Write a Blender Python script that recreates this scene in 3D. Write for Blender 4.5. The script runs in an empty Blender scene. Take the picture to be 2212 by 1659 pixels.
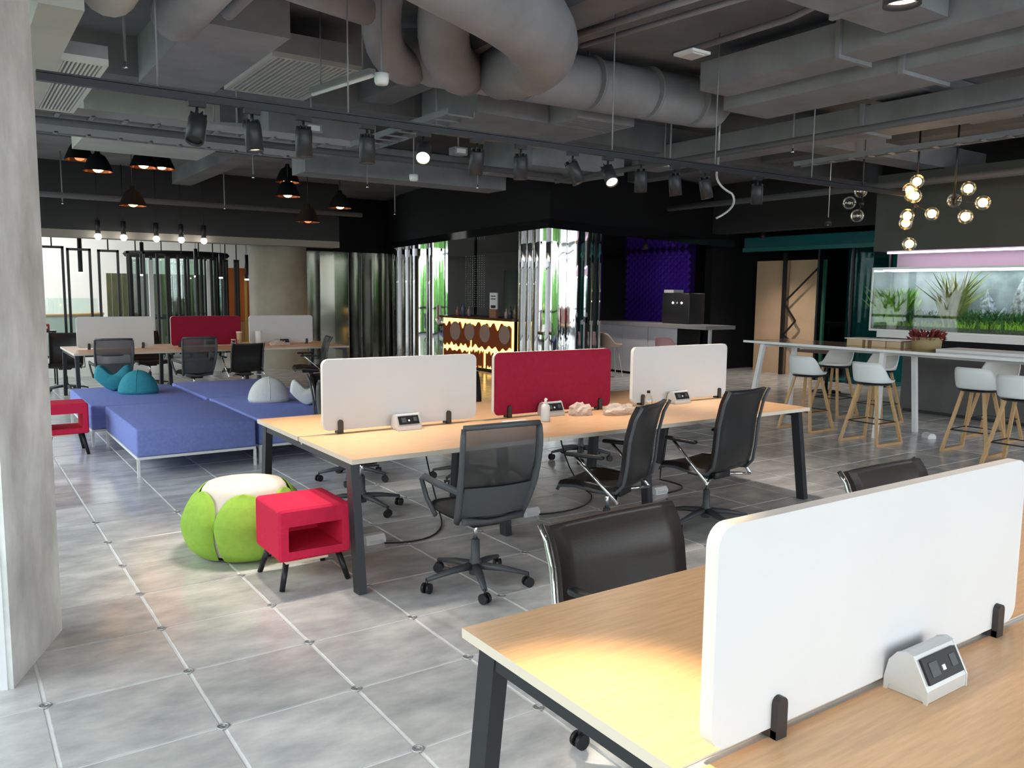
import bpy, bmesh, math, random
from mathutils import Vector, Matrix
PI = math.pi
R = math.radians
random.seed(7)
SC = bpy.context.scene
COL = SC.collection

# ------------------------------------------------------------------ camera, world, light, exposure
CAM = Vector((-0.801, -3.697, 1.706)); YAW, PIT, ROL, FPX = 0.60243, -0.11268, 0.01094, 1771.03
W, H = 2212, 1659
fw = Vector((math.sin(YAW) * math.cos(PIT), math.cos(YAW) * math.cos(PIT), math.sin(PIT)))
rt0 = Vector((math.cos(YAW), -math.sin(YAW), 0)); up0 = rt0.cross(fw)
rt = rt0 * math.cos(ROL) + up0 * math.sin(ROL); up = -rt0 * math.sin(ROL) + up0 * math.cos(ROL)
cd = bpy.data.cameras.new('camera'); cam = bpy.data.objects.new('camera', cd); COL.objects.link(cam)
cd.sensor_width = 36; cd.lens = 36 * FPX / W; cd.clip_start = 0.02; cd.clip_end = 200
cam.matrix_world = Matrix(((rt.x, up.x, -fw.x, CAM.x), (rt.y, up.y, -fw.y, CAM.y), (rt.z, up.z, -fw.z, CAM.z), (0, 0, 0, 1)))
SC.camera = cam

def project(p):
    d = Vector(p) - CAM; z = d.dot(fw)
    if z < .05: return None
    return W / 2 + FPX * d.dot(rt) / z, H / 2 - FPX * d.dot(up) / z, z

wd = bpy.data.worlds.new('overcast_sky'); SC.world = wd; wd.use_nodes = True
bg = wd.node_tree.nodes['Background']; bg.inputs[0].default_value = (0.90, 0.955, 1.0, 1); bg.inputs[1].default_value = 5.2
SC.view_settings.view_transform = 'Standard'; SC.view_settings.look = 'None'
SC.view_settings.exposure = 0.36; SC.view_settings.gamma = 1; SC.view_settings.use_curve_mapping = False
SC.cycles.use_denoising = True
SC.cycles.max_bounces = 8; SC.cycles.diffuse_bounces = 4; SC.cycles.glossy_bounces = 4; SC.cycles.transparent_max_bounces = 12
SC.cycles.sample_clamp_indirect = 6; SC.cycles.caustics_reflective = False; SC.cycles.caustics_refractive = False

def portal(name, loc, rot, sx, sy):          # guides the sky's light through a window opening
    l = bpy.data.lights.new(name, 'AREA'); l.shape = 'RECTANGLE'; l.size = sx; l.size_y = sy
    l.cycles.is_portal = True
    o = bpy.data.objects.new(name, l); COL.objects.link(o); o.location = loc; o.rotation_euler = rot
portal('window_portal', (-2.9, 2.1, 1.85), (0, -PI / 2, 0), 3.6, 22.2)
portal('rear_window_portal', (4.5, -9.1, 1.95), (PI / 2, 0, 0), 22, 3.4)
portal('skylight_portal', (1.0, 20.9, 4.58), (0, 0, 0), 4.0, 5.4)

# ------------------------------------------------------------------ materials
MATS = {}
def mat(name, col, rough=.5, metal=0., var=0., vscale=4., bump=0., bscale=60., emit=None, estr=0., alpha=1., trans=0., spec=.5, stretch=None, col2=None, ior=1.45, coat=0., objrand=0.):
    if name in MATS: return MATS[name]
    m = bpy.data.materials.new(name); m.use_nodes = True; nt = m.node_tree; N = nt.nodes; L = nt.links
    b = N['Principled BSDF']
    b.inputs['Base Color'].default_value = (*col, 1); b.inputs['Roughness'].default_value = rough
    b.inputs['Metallic'].default_value = metal; b.inputs['Specular IOR Level'].default_value = spec
    b.inputs['IOR'].default_value = ior; b.inputs['Transmission Weight'].default_value = trans
    b.inputs['Alpha'].default_value = alpha; b.inputs['Coat Weight'].default_value = coat
    if emit: b.inputs['Emission Color'].default_value = (*emit, 1); b.inputs['Emission Strength'].default_value = estr
    if var or bump or col2:
        g = N.new('ShaderNodeNewGeometry'); vec = g.outputs['Position']
        if stretch:
            mp = N.new('ShaderNodeVectorMath'); mp.operation = 'MULTIPLY'; mp.inputs[1].default_value = stretch
            L.new(vec, mp.inputs[0]); vec = mp.outputs[0]
    if var or col2:
        n = N.new('ShaderNodeTexNoise'); n.inputs['Scale'].default_value = vscale; n.inputs['Detail'].default_value = 10; n.inputs['Roughness'].default_value = .6
        L.new(vec, n.inputs['Vector'])
        cr = N.new('ShaderNodeValToRGB'); c2 = col2 or col
        cr.color_ramp.elements[0].position = .3; cr.color_ramp.elements[1].position = .7
        cr.color_ramp.elements[0].color = (*[max(0, c * (1 - var)) for c in col], 1)
        cr.color_ramp.elements[1].color = (*[min(1, c * (1 + var)) for c in c2], 1)
        L.new(n.outputs['Fac'], cr.inputs['Fac']); out = cr.outputs['Color']
        if objrand:
            oi = N.new('ShaderNodeObjectInfo'); mr = N.new('ShaderNodeMapRange')
            mr.inputs['To Min'].default_value = 1 - objrand; mr.inputs['To Max'].default_value = 1 + objrand
            L.new(oi.outputs['Random'], mr.inputs['Value'])
            hs = N.new('ShaderNodeHueSaturation'); L.new(out, hs.inputs['Color']); L.new(mr.outputs[0], hs.inputs['Value']); out = hs.outputs[0]
        L.new(out, b.inputs['Base Color'])
    if bump:
        n2 = N.new('ShaderNodeTexNoise'); n2.inputs['Scale'].default_value = bscale; n2.inputs['Detail'].default_value = 3
        L.new(vec, n2.inputs['Vector'])
        bp = N.new('ShaderNodeBump'); bp.inputs['Strength'].default_value = bump; bp.inputs['Distance'].default_value = .01
        L.new(n2.outputs['Fac'], bp.inputs['Height']); L.new(bp.outputs[0], b.inputs['Normal'])
    MATS[name] = m
    return m

def glass_mat(name, tint, refl=.12, rough=.02, k=.6):
    m = bpy.data.materials.new(name); m.use_nodes = True; nt = m.node_tree; nt.nodes.clear()
    o = nt.nodes.new('ShaderNodeOutputMaterial'); t = nt.nodes.new('ShaderNodeBsdfTransparent'); g = nt.nodes.new('ShaderNodeBsdfGlossy')
    mx = nt.nodes.new('ShaderNodeMixShader'); lw = nt.nodes.new('ShaderNodeLayerWeight'); lw.inputs[0].default_value = .25
    ma = nt.nodes.new('ShaderNodeMath'); ma.operation = 'MULTIPLY_ADD'; ma.inputs[1].default_value = k; ma.inputs[2].default_value = refl * .5
    t.inputs[0].default_value = (*tint, 1); g.inputs[0].default_value = (1, 1, 1, 1); g.inputs[1].default_value = rough
    nt.links.new(lw.outputs['Fresnel'], ma.inputs[0]); nt.links.new(ma.outputs[0], mx.inputs[0])
    nt.links.new(t.outputs[0], mx.inputs[1]); nt.links.new(g.outputs[0], mx.inputs[2]); nt.links.new(mx.outputs[0], o.inputs[0])
    MATS[name] = m; return m

TILE = mat('tile', (.57, .575, .60), .2, var=.22, vscale=3.0, bump=.05, bscale=14, objrand=.13, stretch=(1, 1.9, 1), col2=(.68, .665, .66))
GROUT = mat('grout', (.90, .90, .92), .6)
RING = mat('ring_metal', (.55, .55, .57), .35, .6)
CEIL = mat('ceiling_paint', (.175, .178, .195), .9, var=.2, vscale=1.5)
DUCT = mat('duct_paint', (.255, .26, .285), .7, var=.18, vscale=2.2, bump=.05, bscale=9)
DUCTL = mat('pale_duct_paint', (.46, .47, .43), .7, var=.12, vscale=2)
DARK = mat('dark_paint', (.012, .012, .014), .7, spec=.2)
BLACKGLOSS = mat('black_gloss', (.01, .01, .012), .06, spec=.8)
CONC = mat('concrete', (.80, .78, .765), .8, var=.3, vscale=3.2, bump=.25, bscale=7, stretch=(1, 1, .6))
CONC2 = mat('smooth_concrete', (.40, .37, .30), .7, var=.15, vscale=2)
WHITEP = mat('white_paint', (.85, .86, .9), .55)
WOOD = mat('beech', (.74, .45, .255), .36, var=.08, vscale=5, stretch=(1.2, 14, 14), col2=(.80, .50, .28))
EDGE = mat('edge_band', (.78, .68, .58), .5)
STEEL = mat('dark_steel', (.032, .035, .042), .42, .3)
PANELW = mat('white_panel', (.73, .725, .745), .6, var=.02, vscale=2)
PANELR = mat('crimson_fabric', (.31, .003, .036), .85, var=.12, vscale=30, bump=.1, bscale=300)
TRIMW = mat('panel_edge', (.86, .80, .77), .5)
CLIP = mat('clip_plastic', (.035, .03, .03), .45)
SILVER = mat('silver_plastic', (.66, .66, .67), .35, .25)
BLKP = mat('black_plastic', (.014, .014, .017), .42)
GREYP = mat('grey_plastic', (.075, .08, .09), .45)
FABK = mat('black_fabric', (.012, .013, .016), .8, bump=.1, bscale=250)
LEATH = mat('black_leather', (.018, .017, .018), .34, bump=.06, bscale=120)
LEATHB = mat('brown_black_leather', (.045, .036, .034), .36, bump=.05, bscale=120)
CHROME = mat('chrome', (.82, .83, .85), .12, 1.)
BLUE = mat('blue_fabric', (.225, .275, .66), .85, var=.1, vscale=40, bump=.08, bscale=300, spec=.25)
WHITEM = mat('white_metal', (.86, .86, .88), .4)
TEAL = mat('teal_fabric', (.045, .28, .36), .85, var=.1, vscale=40, spec=.25)
CUSHW = mat('pale_fabric', (.74, .73, .72), .85, var=.05, vscale=30, spec=.25)
GREENF = mat('green_fabric', (.36, .60, .09), .85, var=.08, vscale=30, spec=.25)
CREAMF = mat('cream_fabric', (.87, .78, .70), .85)
REDF = mat('red_fabric', (.75, .025, .085), .85, var=.06, vscale=40, bump=.06, bscale=300, spec=.25)
OAK = mat('oak', (.60, .37, .18), .45, var=.14, vscale=6, stretch=(12, 12, 1.5))
STOOLW = mat('stool_shell', (.82, .84, .86), .4)
LAMPON = mat('lamp_glow', (1, .9, .7), emit=(1, .80, .50), estr=14)
LAMPWARM = mat('lamp_warm', (1, .8, .5), emit=(1, .50, .14), estr=30)
LAMPWHITE = mat('lamp_white', (1, 1, 1), emit=(1, .93, .82), estr=10)
LAMPDIM = mat('lamp_dim', (1, .85, .7), emit=(1, .74, .52), estr=4)
COPPER = mat('copper', (.55, .16, .06), .25, 1.)
GLASS = glass_mat('clear_glass', (.97, .98, .98))
WGLASS = glass_mat('window_glass', (.96, .98, .97), .05)
GREENGLASS = glass_mat('green_glass', (.80, .95, .90), .2)
TEALGLASS = glass_mat('teal_glass', (.30, .62, .62), .02, .02, .12)
GLOBE = glass_mat('globe_glass', (1, .93, .8), .2)
MIRROR = mat('mirror_steel', (.88, .89, .90), .03, 1., bump=.08, bscale=1.6)
DMIRROR = mat('dark_mirror', (.10, .097, .08), .09, 1., bump=.03, bscale=.9)
MESHM = glass_mat('chair_mesh', (.16, .165, .19), .12, .5)

# ------------------------------------------------------------------ mesh builder
class MB:
    def __init__(s): s.v = []; s.f = []; s.sm = []; s.mi = []
    def add(s, vs, fs, smooth=False, M=None, mi=0):
        o = len(s.v)
        s.v += [tuple(M @ Vector(p)) if M is not None else tuple(p) for p in vs]
        for k, f in enumerate(fs):
            s.f.append([i + o for i in f]); s.sm.append(smooth); s.mi.append(mi[k] if isinstance(mi, (list, tuple)) else mi)
        return s
    def box(s, x0, x1, y0, y1, z0, z1, M=None, mi=0, side=None):
        vs = [(x0, y0, z0), (x1, y0, z0), (x1, y1, z0), (x0, y1, z0), (x0, y0, z1), (x1, y0, z1), (x1, y1, z1), (x0, y1, z1)]
        fs = [(0, 3, 2, 1), (4, 5, 6, 7), (0, 1, 5, 4), (1, 2, 6, 5), (2, 3, 7, 6), (3, 0, 4, 7)]
        return s.add(vs, fs, False, M, mi if side is None else [mi, mi, side, side, side, side])
    def rbox(s, x0, x1, y0, y1, z0, z1, r=.01, seg=2, M=None, mi=0):
        bm = bmesh.new(); bmesh.ops.create_cube(bm, size=1)
        for v in bm.verts: v.co = ((x0 + x1) / 2 + v.co.x * (x1 - x0), (y0 + y1) / 2 + v.co.y * (y1 - y0), (z0 + z1) / 2 + v.co.z * (z1 - z0))
        bmesh.ops.bevel(bm, geom=bm.edges[:], offset=r, segments=seg, profile=.5, affect='EDGES')
        bm.verts.index_update()
        s.add([v.co[:] for v in bm.verts], [[v.index for v in f.verts] for f in bm.faces], seg > 1, M, mi); bm.free(); return s
    def tube(s, pts, r, n=8, cap=True, M=None, mi=0, smooth=True, flat=None):
        pts = [Vector(p) for p in pts]; k = len(pts); rs = r if isinstance(r, (list, tuple)) else [r] * k
        T = []
        for i in range(k):
            a = pts[max(0, i - 1)]; b = pts[min(k - 1, i + 1)]; T.append((b - a).normalized())
        ref = Vector((0, 0, 1)) if abs(T[0].z) < .9 else Vector((1, 0, 0))
        u = T[0].cross(ref).normalized(); vs = []
        for i in range(k):
            u = (u - T[i] * u.dot(T[i])).normalized(); w = T[i].cross(u)
            for j in range(n):
                a = 2 * PI * (j + .5) / n; fu, fv = flat or (1, 1)
                vs.append(pts[i] + u * math.cos(a) * rs[i] * fu + w * math.sin(a) * rs[i] * fv)
        fs = [[i * n + j, i * n + (j + 1) % n, (i + 1) * n + (j + 1) % n, (i + 1) * n + j] for i in range(k - 1) for j in range(n)]
        s.add(vs, fs, smooth, M, mi)
        if cap: s.add(vs[:n], [list(range(n))[::-1]], False, M, mi); s.add(vs[-n:], [list(range(n))], False, M, mi)
        return s
    def bar(s, p, q, w, h, M=None, mi=0, roll=0):
        p = Vector(p); q = Vector(q); t = (q - p).normalized()
        ref = Vector((0, 0, 1)) if abs(t.z) < .95 else Vector((0, 1, 0))
        u = t.cross(ref).normalized(); v = u.cross(t)
        if roll: u, v = u * math.cos(roll) + v * math.sin(roll), v * math.cos(roll) - u * math.sin(roll)
        vs = []
        for c in (p, q):
            for a, b in ((-1, -1), (1, -1), (1, 1), (-1, 1)): vs.append(c + u * a * w / 2 + v * b * h / 2)
        return s.add(vs, [(3, 2, 1, 0), (4, 5, 6, 7), (0, 1, 5, 4), (1, 2, 6, 5), (2, 3, 7, 6), (3, 0, 4, 7)], False, M, mi)
    def lathe(s, prof, n=24, M=None, mi=0, smooth=True, a0=0, a1=2 * PI):
        full = abs(a1 - a0 - 2 * PI) < 1e-4; m = n if full else n + 1; vs = []
        for r, z in prof:
            for j in range(m):
                a = a0 + (a1 - a0) * j / n; vs.append((r * math.cos(a), r * math.sin(a), z))
        fs = []
        for i in range(len(prof) - 1):
            for j in range(n):
                j2 = (j + 1) % m; fs.append([i * m + j, i * m + j2, (i + 1) * m + j2, (i + 1) * m + j])
        s.add(vs, fs, smooth, M, mi); return s
    def prism(s, poly, d0, d1, M=None, mi=0, side=None, smooth=False):       # poly in xy, extruded in z
        n = len(poly); vs = [(x, y, d0) for x, y in poly] + [(x, y, d1) for x, y in poly]
        s.add(vs, [list(range(n))[::-1], list(range(n, 2 * n))], False, M, mi)
        s.add(vs, [[i, (i + 1) % n, n + (i + 1) % n, n + i] for i in range(n)], smooth, M, mi if side is None else side); return s
    def sphere(s, c, r, n=14, m=8, sc=(1, 1, 1), M=None, mi=0):
        vs = []
        for i in range(m + 1):
            a = PI * i / m
            for j in range(n):
                b = 2 * PI * j / n
                vs.append((c[0] + r * sc[0] * math.sin(a) * math.cos(b), c[1] + r * sc[1] * math.sin(a) * math.sin(b), c[2] + r * sc[2] * math.cos(a)))
        fs = [[i * n + j, (i + 1) * n + j, (i + 1) * n + (j + 1) % n, i * n + (j + 1) % n] for i in range(m) for j in range(n)]
        s.add(vs, fs, True, M, mi); return s
    def grid(s, fn, nu, nv, M=None, mi=0, smooth=True):
        vs = [fn(i / nu, j / nv) for j in range(nv + 1) for i in range(nu + 1)]
        fs = [[j * (nu + 1) + i, j * (nu + 1) + i + 1, (j + 1) * (nu + 1) + i + 1, (j + 1) * (nu + 1) + i] for j in range(nv) for i in range(nu)]
        s.add(vs, fs, smooth, M, mi); return s
    def mesh(s, name, mats):
        me = bpy.data.meshes.new(name); me.from_pydata(s.v, [], s.f)
        for m in (mats if isinstance(mats, (list, tuple)) else [mats]): me.materials.append(m)
        me.polygons.foreach_set('use_smooth', s.sm); me.polygons.foreach_set('material_index', s.mi)
        bm = bmesh.new(); bm.from_mesh(me); bmesh.ops.remove_doubles(bm, verts=bm.verts, dist=1e-6); bm.to_mesh(me); bm.free()
        me.update(); return me
    def obj(s, name, mats, parent=None, loc=None, rz=0):
        return link(name, s.mesh(name, mats), parent, loc, rz)
def link(name, me, parent=None, loc=None, rz=0):
    o = bpy.data.objects.new(name, me); COL.objects.link(o)
    if parent: o.parent = parent
    if loc is not None: o.location = loc
    if rz: o.rotation_euler = (0, 0, rz)
    return o
def tag(o, label=None, cat=None, group=None, kind=None):
    if label: o['label'] = label
    if cat: o['category'] = cat
    if group: o['group'] = group
    if kind: o['kind'] = kind
    return o
def thing(name, label, cat, loc=(0, 0, 0), rz=0, group=None):
    o = bpy.data.objects.new(name, None); o.empty_display_size = .1; COL.objects.link(o)
    o.location = loc; o.rotation_euler = (0, 0, rz)
    return tag(o, label, cat, group)
def copy_tree(o, parent=None):
    c = o.copy(); COL.objects.link(c); c.parent = parent
    for ch in list(o.children): copy_tree(ch, c)
    return c
def dup(o, label, loc, rz=0, group=None):
    c = copy_tree(o); c.location = loc; c.rotation_euler = (0, 0, rz); c['label'] = label
    if group: c['group'] = group
    return c
def rrect(x0, x1, y0, y1, r, n=6):
    p = []
    for cx, cy, a in ((x1 - r, y1 - r, 0), (x0 + r, y1 - r, PI / 2), (x0 + r, y0 + r, PI), (x1 - r, y0 + r, 1.5 * PI)):
        for k in range(n + 1): p.append((cx + r * math.cos(a + k * PI / 2 / n), cy + r * math.sin(a + k * PI / 2 / n)))
    return p
XZ = Matrix(((1, 0, 0, 0), (0, 0, -1, 0), (0, 1, 0, 0), (0, 0, 0, 1)))       # xy polygon stood up in the xz plane, extruded along -y
YZ = Matrix(((0, 0, 1, 0), (1, 0, 0, 0), (0, 1, 0, 0), (0, 0, 0, 1)))        # xy polygon stood up in the yz plane, extruded along x
def T(x, y, z, rz=0): return Matrix.Translation((x, y, z)) @ Matrix.Rotation(rz, 4, 'Z')
def struct(mb, name, m): return tag(mb.obj(name, m), kind='structure')
def S(a, b, t): t = max(0, min(1, (t - a) / (b - a))); return t * t * (3 - 2 * t)
ORD = ['first', 'second', 'third', 'fourth', 'fifth', 'sixth', 'seventh', 'eighth', 'ninth', 'tenth', 'eleventh', 'twelfth', 'thirteenth', 'fourteenth', 'fifteenth']

# ------------------------------------------------------------------ floor
TS = .56
floor = struct(MB().box(-2.9, 17, -9.1, 25, -.3, -.004), 'floor', GROUT)
tm = MB(); g = .006; b_ = .003
tm.add([(g, g, -.02), (TS - g, g, -.02), (TS - g, TS - g, -.02), (g, TS - g, -.02), (g, g, -b_), (TS - g, g, -b_), (TS - g, TS - g, -b_), (g, TS - g, -b_),
        (g + b_, g + b_, 0), (TS - g - b_, g + b_, 0), (TS - g - b_, TS - g - b_, 0), (g + b_, TS - g - b_, 0)],
       [(0, 1, 5, 4), (1, 2, 6, 5), (2, 3, 7, 6), (3, 0, 4, 7), (4, 5, 9, 8), (5, 6, 10, 9), (6, 7, 11, 10), (7, 4, 8, 11), (8, 9, 10, 11)])
tile_me = tm.mesh('floor_tile', TILE)
cells = []; rest = MB()
for i in range(-5, 29):
    for j in range(-16, 43):
        x, y = i * TS, j * TS; q = project((x + TS / 2, y + TS / 2, 0))
        vis = q and -250 < q[0] < W + 250 and q[1] < H + 350
        cells.append((q[2] if vis else 1e6, x, y))
cells.sort()
for k, (d, x, y) in enumerate(cells):
    if k < 300 and d < 1e5: link('floor_tile', tile_me, floor, (x, y, 0))
    else: rest.box(x + g, x + TS - g, y + g, y + TS - g, -.02, 0)
tag(rest.obj('floor_tile_field', TILE, floor), kind='stuff')
rm = MB().tube([(.022 * math.cos(a * PI / 6), .022 * math.sin(a * PI / 6), .001) for a in range(13)], .004, 5, False)
rm.lathe([(0.009, .003), (.009, .001), (.0, .003)], 8)
ring_me = rm.mesh('pedestal_ring', RING)
for i in range(-2, 8):
    for j in range(-5, 6):
        q = project((i * TS, j * TS, 0))
        if q and -20 < q[0] < W and q[1] < H + 20: link('pedestal_ring', ring_me, floor, (i * TS, j * TS, 0))

# ------------------------------------------------------------------ room shell
CZ = 3.95
c = MB().box(-3.1, 17, -9.1, 16.4, CZ, CZ + .2).box(6.6, 17, 16.4, 25, CZ, CZ + .2)
struct(c, 'ceiling', CEIL)
struct(MB().box(-3.1, 6.6, 16.4, 18.2, 4.55, 4.6).box(-3.1, 6.6, 23.6, 25.2, 4.55, 4.6).box(-3.1, -1, 18.2, 23.6, 4.55, 4.6).box(3, 6.6, 18.2, 23.6, 4.55, 4.6).box(-3.1, 6.6, 16.35, 16.4, CZ, 4.6).box(6.6, 6.65, 16.4, 25, CZ, 4.6), 'ceiling_atrium', WHITEP)  # unseen roof added to dim the atrium, opening sized for the sky light
CREAMW = mat('cream_wall', (.80, .77, .70), .7, var=.04, vscale=1)
GREYW = mat('grey_wall', (.30, .30, .31), .8)
struct(MB().box(-3.1, 17.2, 25, 25.2, -.3, 4.6), 'wall_far', CREAMW)
struct(MB().box(17, 17.2, -9.1, 25, -.3, 4.15), 'wall_right', DARK)
wl = MB().box(-3.1, -2.9, 13.3, 25, -.3, 4.6).box(-3.1, -2.9, -9.1, 13.3, -.3, .06).box(-3.1, -2.9, -9.1, 13.3, 3.65, 4.15)
struct(wl, 'wall_left', WHITEP)
wb = MB().box(-3.1, 17.2, -9.3, -9.1, -.3, .25).box(-3.1, 17.2, -9.3, -9.1, 3.65, 4.15).box(15.6, 17.2, -9.3, -9.1, .25, 3.65)
struct(wb, 'wall_back', WHITEP)
def window(n, axis, a0, a1, c0):
    f = MB(); p = MB(); w = .05
    if axis == 'y':
        for y in (a0 + w, a1 - w): f.box(c0 - .06, c0 + .04, y - w, y + w, .06, 3.65)
        for z in (.10, 1.05, 3.61): f.box(c0 - .06, c0 + .04, a0, a1, z - .04, z + .04)
        p.box(c0 - .012, c0 - .004, a0 + w, a1 - w, .10, 3.61)
    else:
        for x in (a0 + w, a1 - w): f.box(x - w, x + w, c0 - .06, c0 + .04, .25, 3.65)
        for z in (.29, 1.05, 3.61): f.box(a0, a1, c0 - .06, c0 + .04, z - .04, z + .04)
        p.box(a0 + w, a1 - w, c0 - .012, c0 - .004, .29, 3.61)
    o = struct(f, 'window_%d' % n, STEEL); p.obj('pane', WGLASS, o)
k = 1
for i in range(9): window(k, 'y', -9.1 + i * 2.4889, -9.1 + (i + 1) * 2.4889, -3.0); k += 1
for i in range(8): window(k, 'x', -2.9 + i * 2.3125, -2.9 + (i + 1) * 2.3125, -9.2); k += 1
# garden seen in mirrors only
gm = MB(); rr = random.Random(3)
for q in range(26):
    x, y = (-6.5 - rr.random() * 2, -8 + q * .75); gm.sphere((x, y, .6 + rr.random() * .6), .7 + rr.random() * .5, 8, 6, (1, 1, 1.2 + rr.random()))
tag(gm.obj('garden_hedge', mat('hedge', (.10, .26, .05), .9, var=.5, vscale=5)), 'dark green garden hedge outside the windows, seen only mirrored', 'hedge', kind='stuff')
gr = MB().box(-30, -3.1, -30, 30, -.35, -.3).box(-3.1, 30, -30, -9.3, -.35, -.3); struct(gr, 'floor_outdoor_paving', mat('paving', (.45, .45, .43), .9))

# dark dropped beam in front of the atrium
struct(MB().box(-2.9, 6.3, 13.3, 13.7, 2.74, CZ), 'trim_1', mat('beam_dark', (.035, .035, .038), .8))
struct(MB().box(-2.9, 6.3, 13.3, 13.72, 2.60, 2.735), 'trim_2', mat('beam_band', (.30, .28, .25), .8))
# bulkheads
struct(MB().box(6.3, 9.2, 15.6, 15.9, 2.62, CZ), 'trim_3', DARK)

# pillar on the left
A = Vector((-.414, .81)); B = Vector((-.655, .235)); dn = Vector((-.925, .38)) * .75
D_ = A + dn; Cc = B + dn
pil = thing('concrete_pillar', 'rough grey concrete pillar at the left edge of the picture', 'pillar', (A.x, A.y, 0))
lp = lambda p: (p.x - A.x, p.y - A.y)
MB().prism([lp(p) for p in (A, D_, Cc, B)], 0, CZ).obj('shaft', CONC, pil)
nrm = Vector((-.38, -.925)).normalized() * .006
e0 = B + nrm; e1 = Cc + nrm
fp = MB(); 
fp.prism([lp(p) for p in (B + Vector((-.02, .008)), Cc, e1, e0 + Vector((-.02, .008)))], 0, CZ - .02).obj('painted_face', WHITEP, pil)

# ------------------------------------------------------------------ ceiling services
def duct(name, label, mb, m=DUCT, cat='duct'): return tag(mb.obj(name, m), label, cat)
# concrete beams of the slab
bm_ = MB()
for y0 in (-5.2, 4.6, 8.4): bm_.box(-2.9, 17, y0, y0 + .35, 3.6, CZ)
struct(bm_, 'trim_4', CEIL)
bm_ = MB()
for x0 in (2.9, 9.4, 13): bm_.box(x0, x0 + .35, -9.1, 13.3, 3.68, CZ)
struct(bm_, 'trim_5', CEIL)

def arc(p0, p1, p2, n=8):
    p0, p1, p2 = Vector(p0), Vector(p1), Vector(p2)
    return [p0 * (1 - t) ** 2 + p1 * 2 * t * (1 - t) + p2 * t * t for t in [i / n for i in range(n + 1)]]
run = thing('air_duct_run', 'fat round air duct overhead with its branches and long run to the right', 'duct', (2.0, 2.0, CZ))
RO = Matrix.Translation((-2.0, -2.0, -CZ))
MB().tube([(-1.2, -.75, 3.50), (0.6, -.05, 3.47), (1.9, .5, 3.43)] + arc((1.9, .5, 3.43), (2.75, .86, 3.40), (3.1, 1.75, 3.50), 8)[1:] + [(3.25, 2.4, 3.6)], .25, 24, M=RO).obj('trunk', DUCT, run)
MB().tube([(2.35, 2.62, 3.66), (2.7, 2.62, 3.66), (5.75, 2.45, 3.66), (5.95, 2.44, 3.66), (6.1, 2.43, 3.70)], [.17, .24, .24, .22, .12], 24, M=RO).obj('long_run', DUCT, run)
for x in (3.6, 4.3, 5.0, 5.6): MB().tube([(x - .012, 2.57 - (x - 2.7) * .0557, 3.66), (x + .012, 2.57 - (x - 2.7) * .0557, 3.66)], .25, 24, M=RO).obj('flange', DUCT, run)
MB().tube(arc((1.95, 2.0, 3.9), (1.98, 2.3, 3.45), (2.5, 2.65, 3.55), 8), .15, 18, M=RO).obj('branch', DUCT, run)
MB().tube(arc((2.35, 1.75, 3.9), (2.4, 2.1, 3.45), (3.0, 2.6, 3.58), 8), .2, 18, M=RO).obj('branch', DUCT, run)
MB().tube([(1.1, 1.9, 3.78), (2.0, 2.15, 3.78)], .14, 18, M=RO).obj('stub', DUCT, run)
for x, y in ((.2, -.2), (4.3, 2.5), (5.6, 2.45)): MB().tube([(x, y, 3.6), (x, y, CZ)], .008, 6, M=RO).obj('hanger_rod', DUCT, run)
duct('air_duct', 'pale green round duct end beside the pillar, leftmost of the two stubs', MB().tube([(.02, .45, 3.33), (.02, 1.45, 3.33), (.02, 1.5, 3.33)], [.15, .15, .12], 16), DUCTL)
duct('air_duct', 'grey round duct end hanging right of the pale green one', MB().tube([(.44, .45, 3.34), (.44, 1.75, 3.34), (.44, 1.78, 3.34)], [.15, .15, .13], 16), DUCT)
duct('air_pipe', 'thin grey pipe running beside the round duct ends', MB().tube([(.75, .7, 3.42), (.75, 1.75, 3.42)], .045, 10), DUCT, 'pipe')
duct('air_duct', 'wide pair of rectangular ducts on the right running away, nearer one', MB().box(5.0, 5.38, -6, 1.75, 3.55, 3.80).box(4.97, 5.41, .3, .34, 3.52, 3.83))
duct('air_duct', 'widest rectangular duct on the right, beside a narrower one', MB().box(5.55, 6.2, -6, 1.95, 3.48, 3.82).box(5.52, 6.23, .1, .14, 3.45, 3.85).box(5.52, 6.23, -1.2, -1.16, 3.45, 3.85))
duct('air_duct', 'flat rectangular duct crossing above the track lights at right', MB().box(7.35, 7.85, -2, 5.2, 3.45, 3.7).box(7.32, 7.88, 1.6, 1.64, 3.42, 3.73))
duct('air_duct', 'rectangular duct running toward the glowing globe lamps', MB().box(6.25, 12.0, .95, 1.5, 3.74, 3.94))
duct('air_duct', 'rectangular duct high on the right at the top edge', MB().box(3.3, 4.94, -.55, -.1, 3.6, 3.86).box(4.3, 4.34, -.58, -.07, 3.58, 3.88))
duct('air_duct', 'slim rectangular duct above the white bar stools', MB().box(7.9, 12.0, 2.6, 3.0, 3.5, 3.8))
duct('air_pipe', 'thin bent conduit near the ceiling sensor at the top', MB().tube([(3.9, .0, 3.75), (4.4, .05, 3.75), (4.5, .4, 3.75), (4.5, 1.6, 3.75)], .025, 8), DUCT, 'pipe')
duct('air_pipe', 'pair of thin pipes running away at the top right of the fat duct', MB().tube([(3.55, -.05, 3.7), (3.55, 2.0, 3.8)], .03, 8).tube([(3.8, -.05, 3.7), (3.8, 2.0, 3.8)], .022, 8), DUCT, 'pipe')

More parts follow.
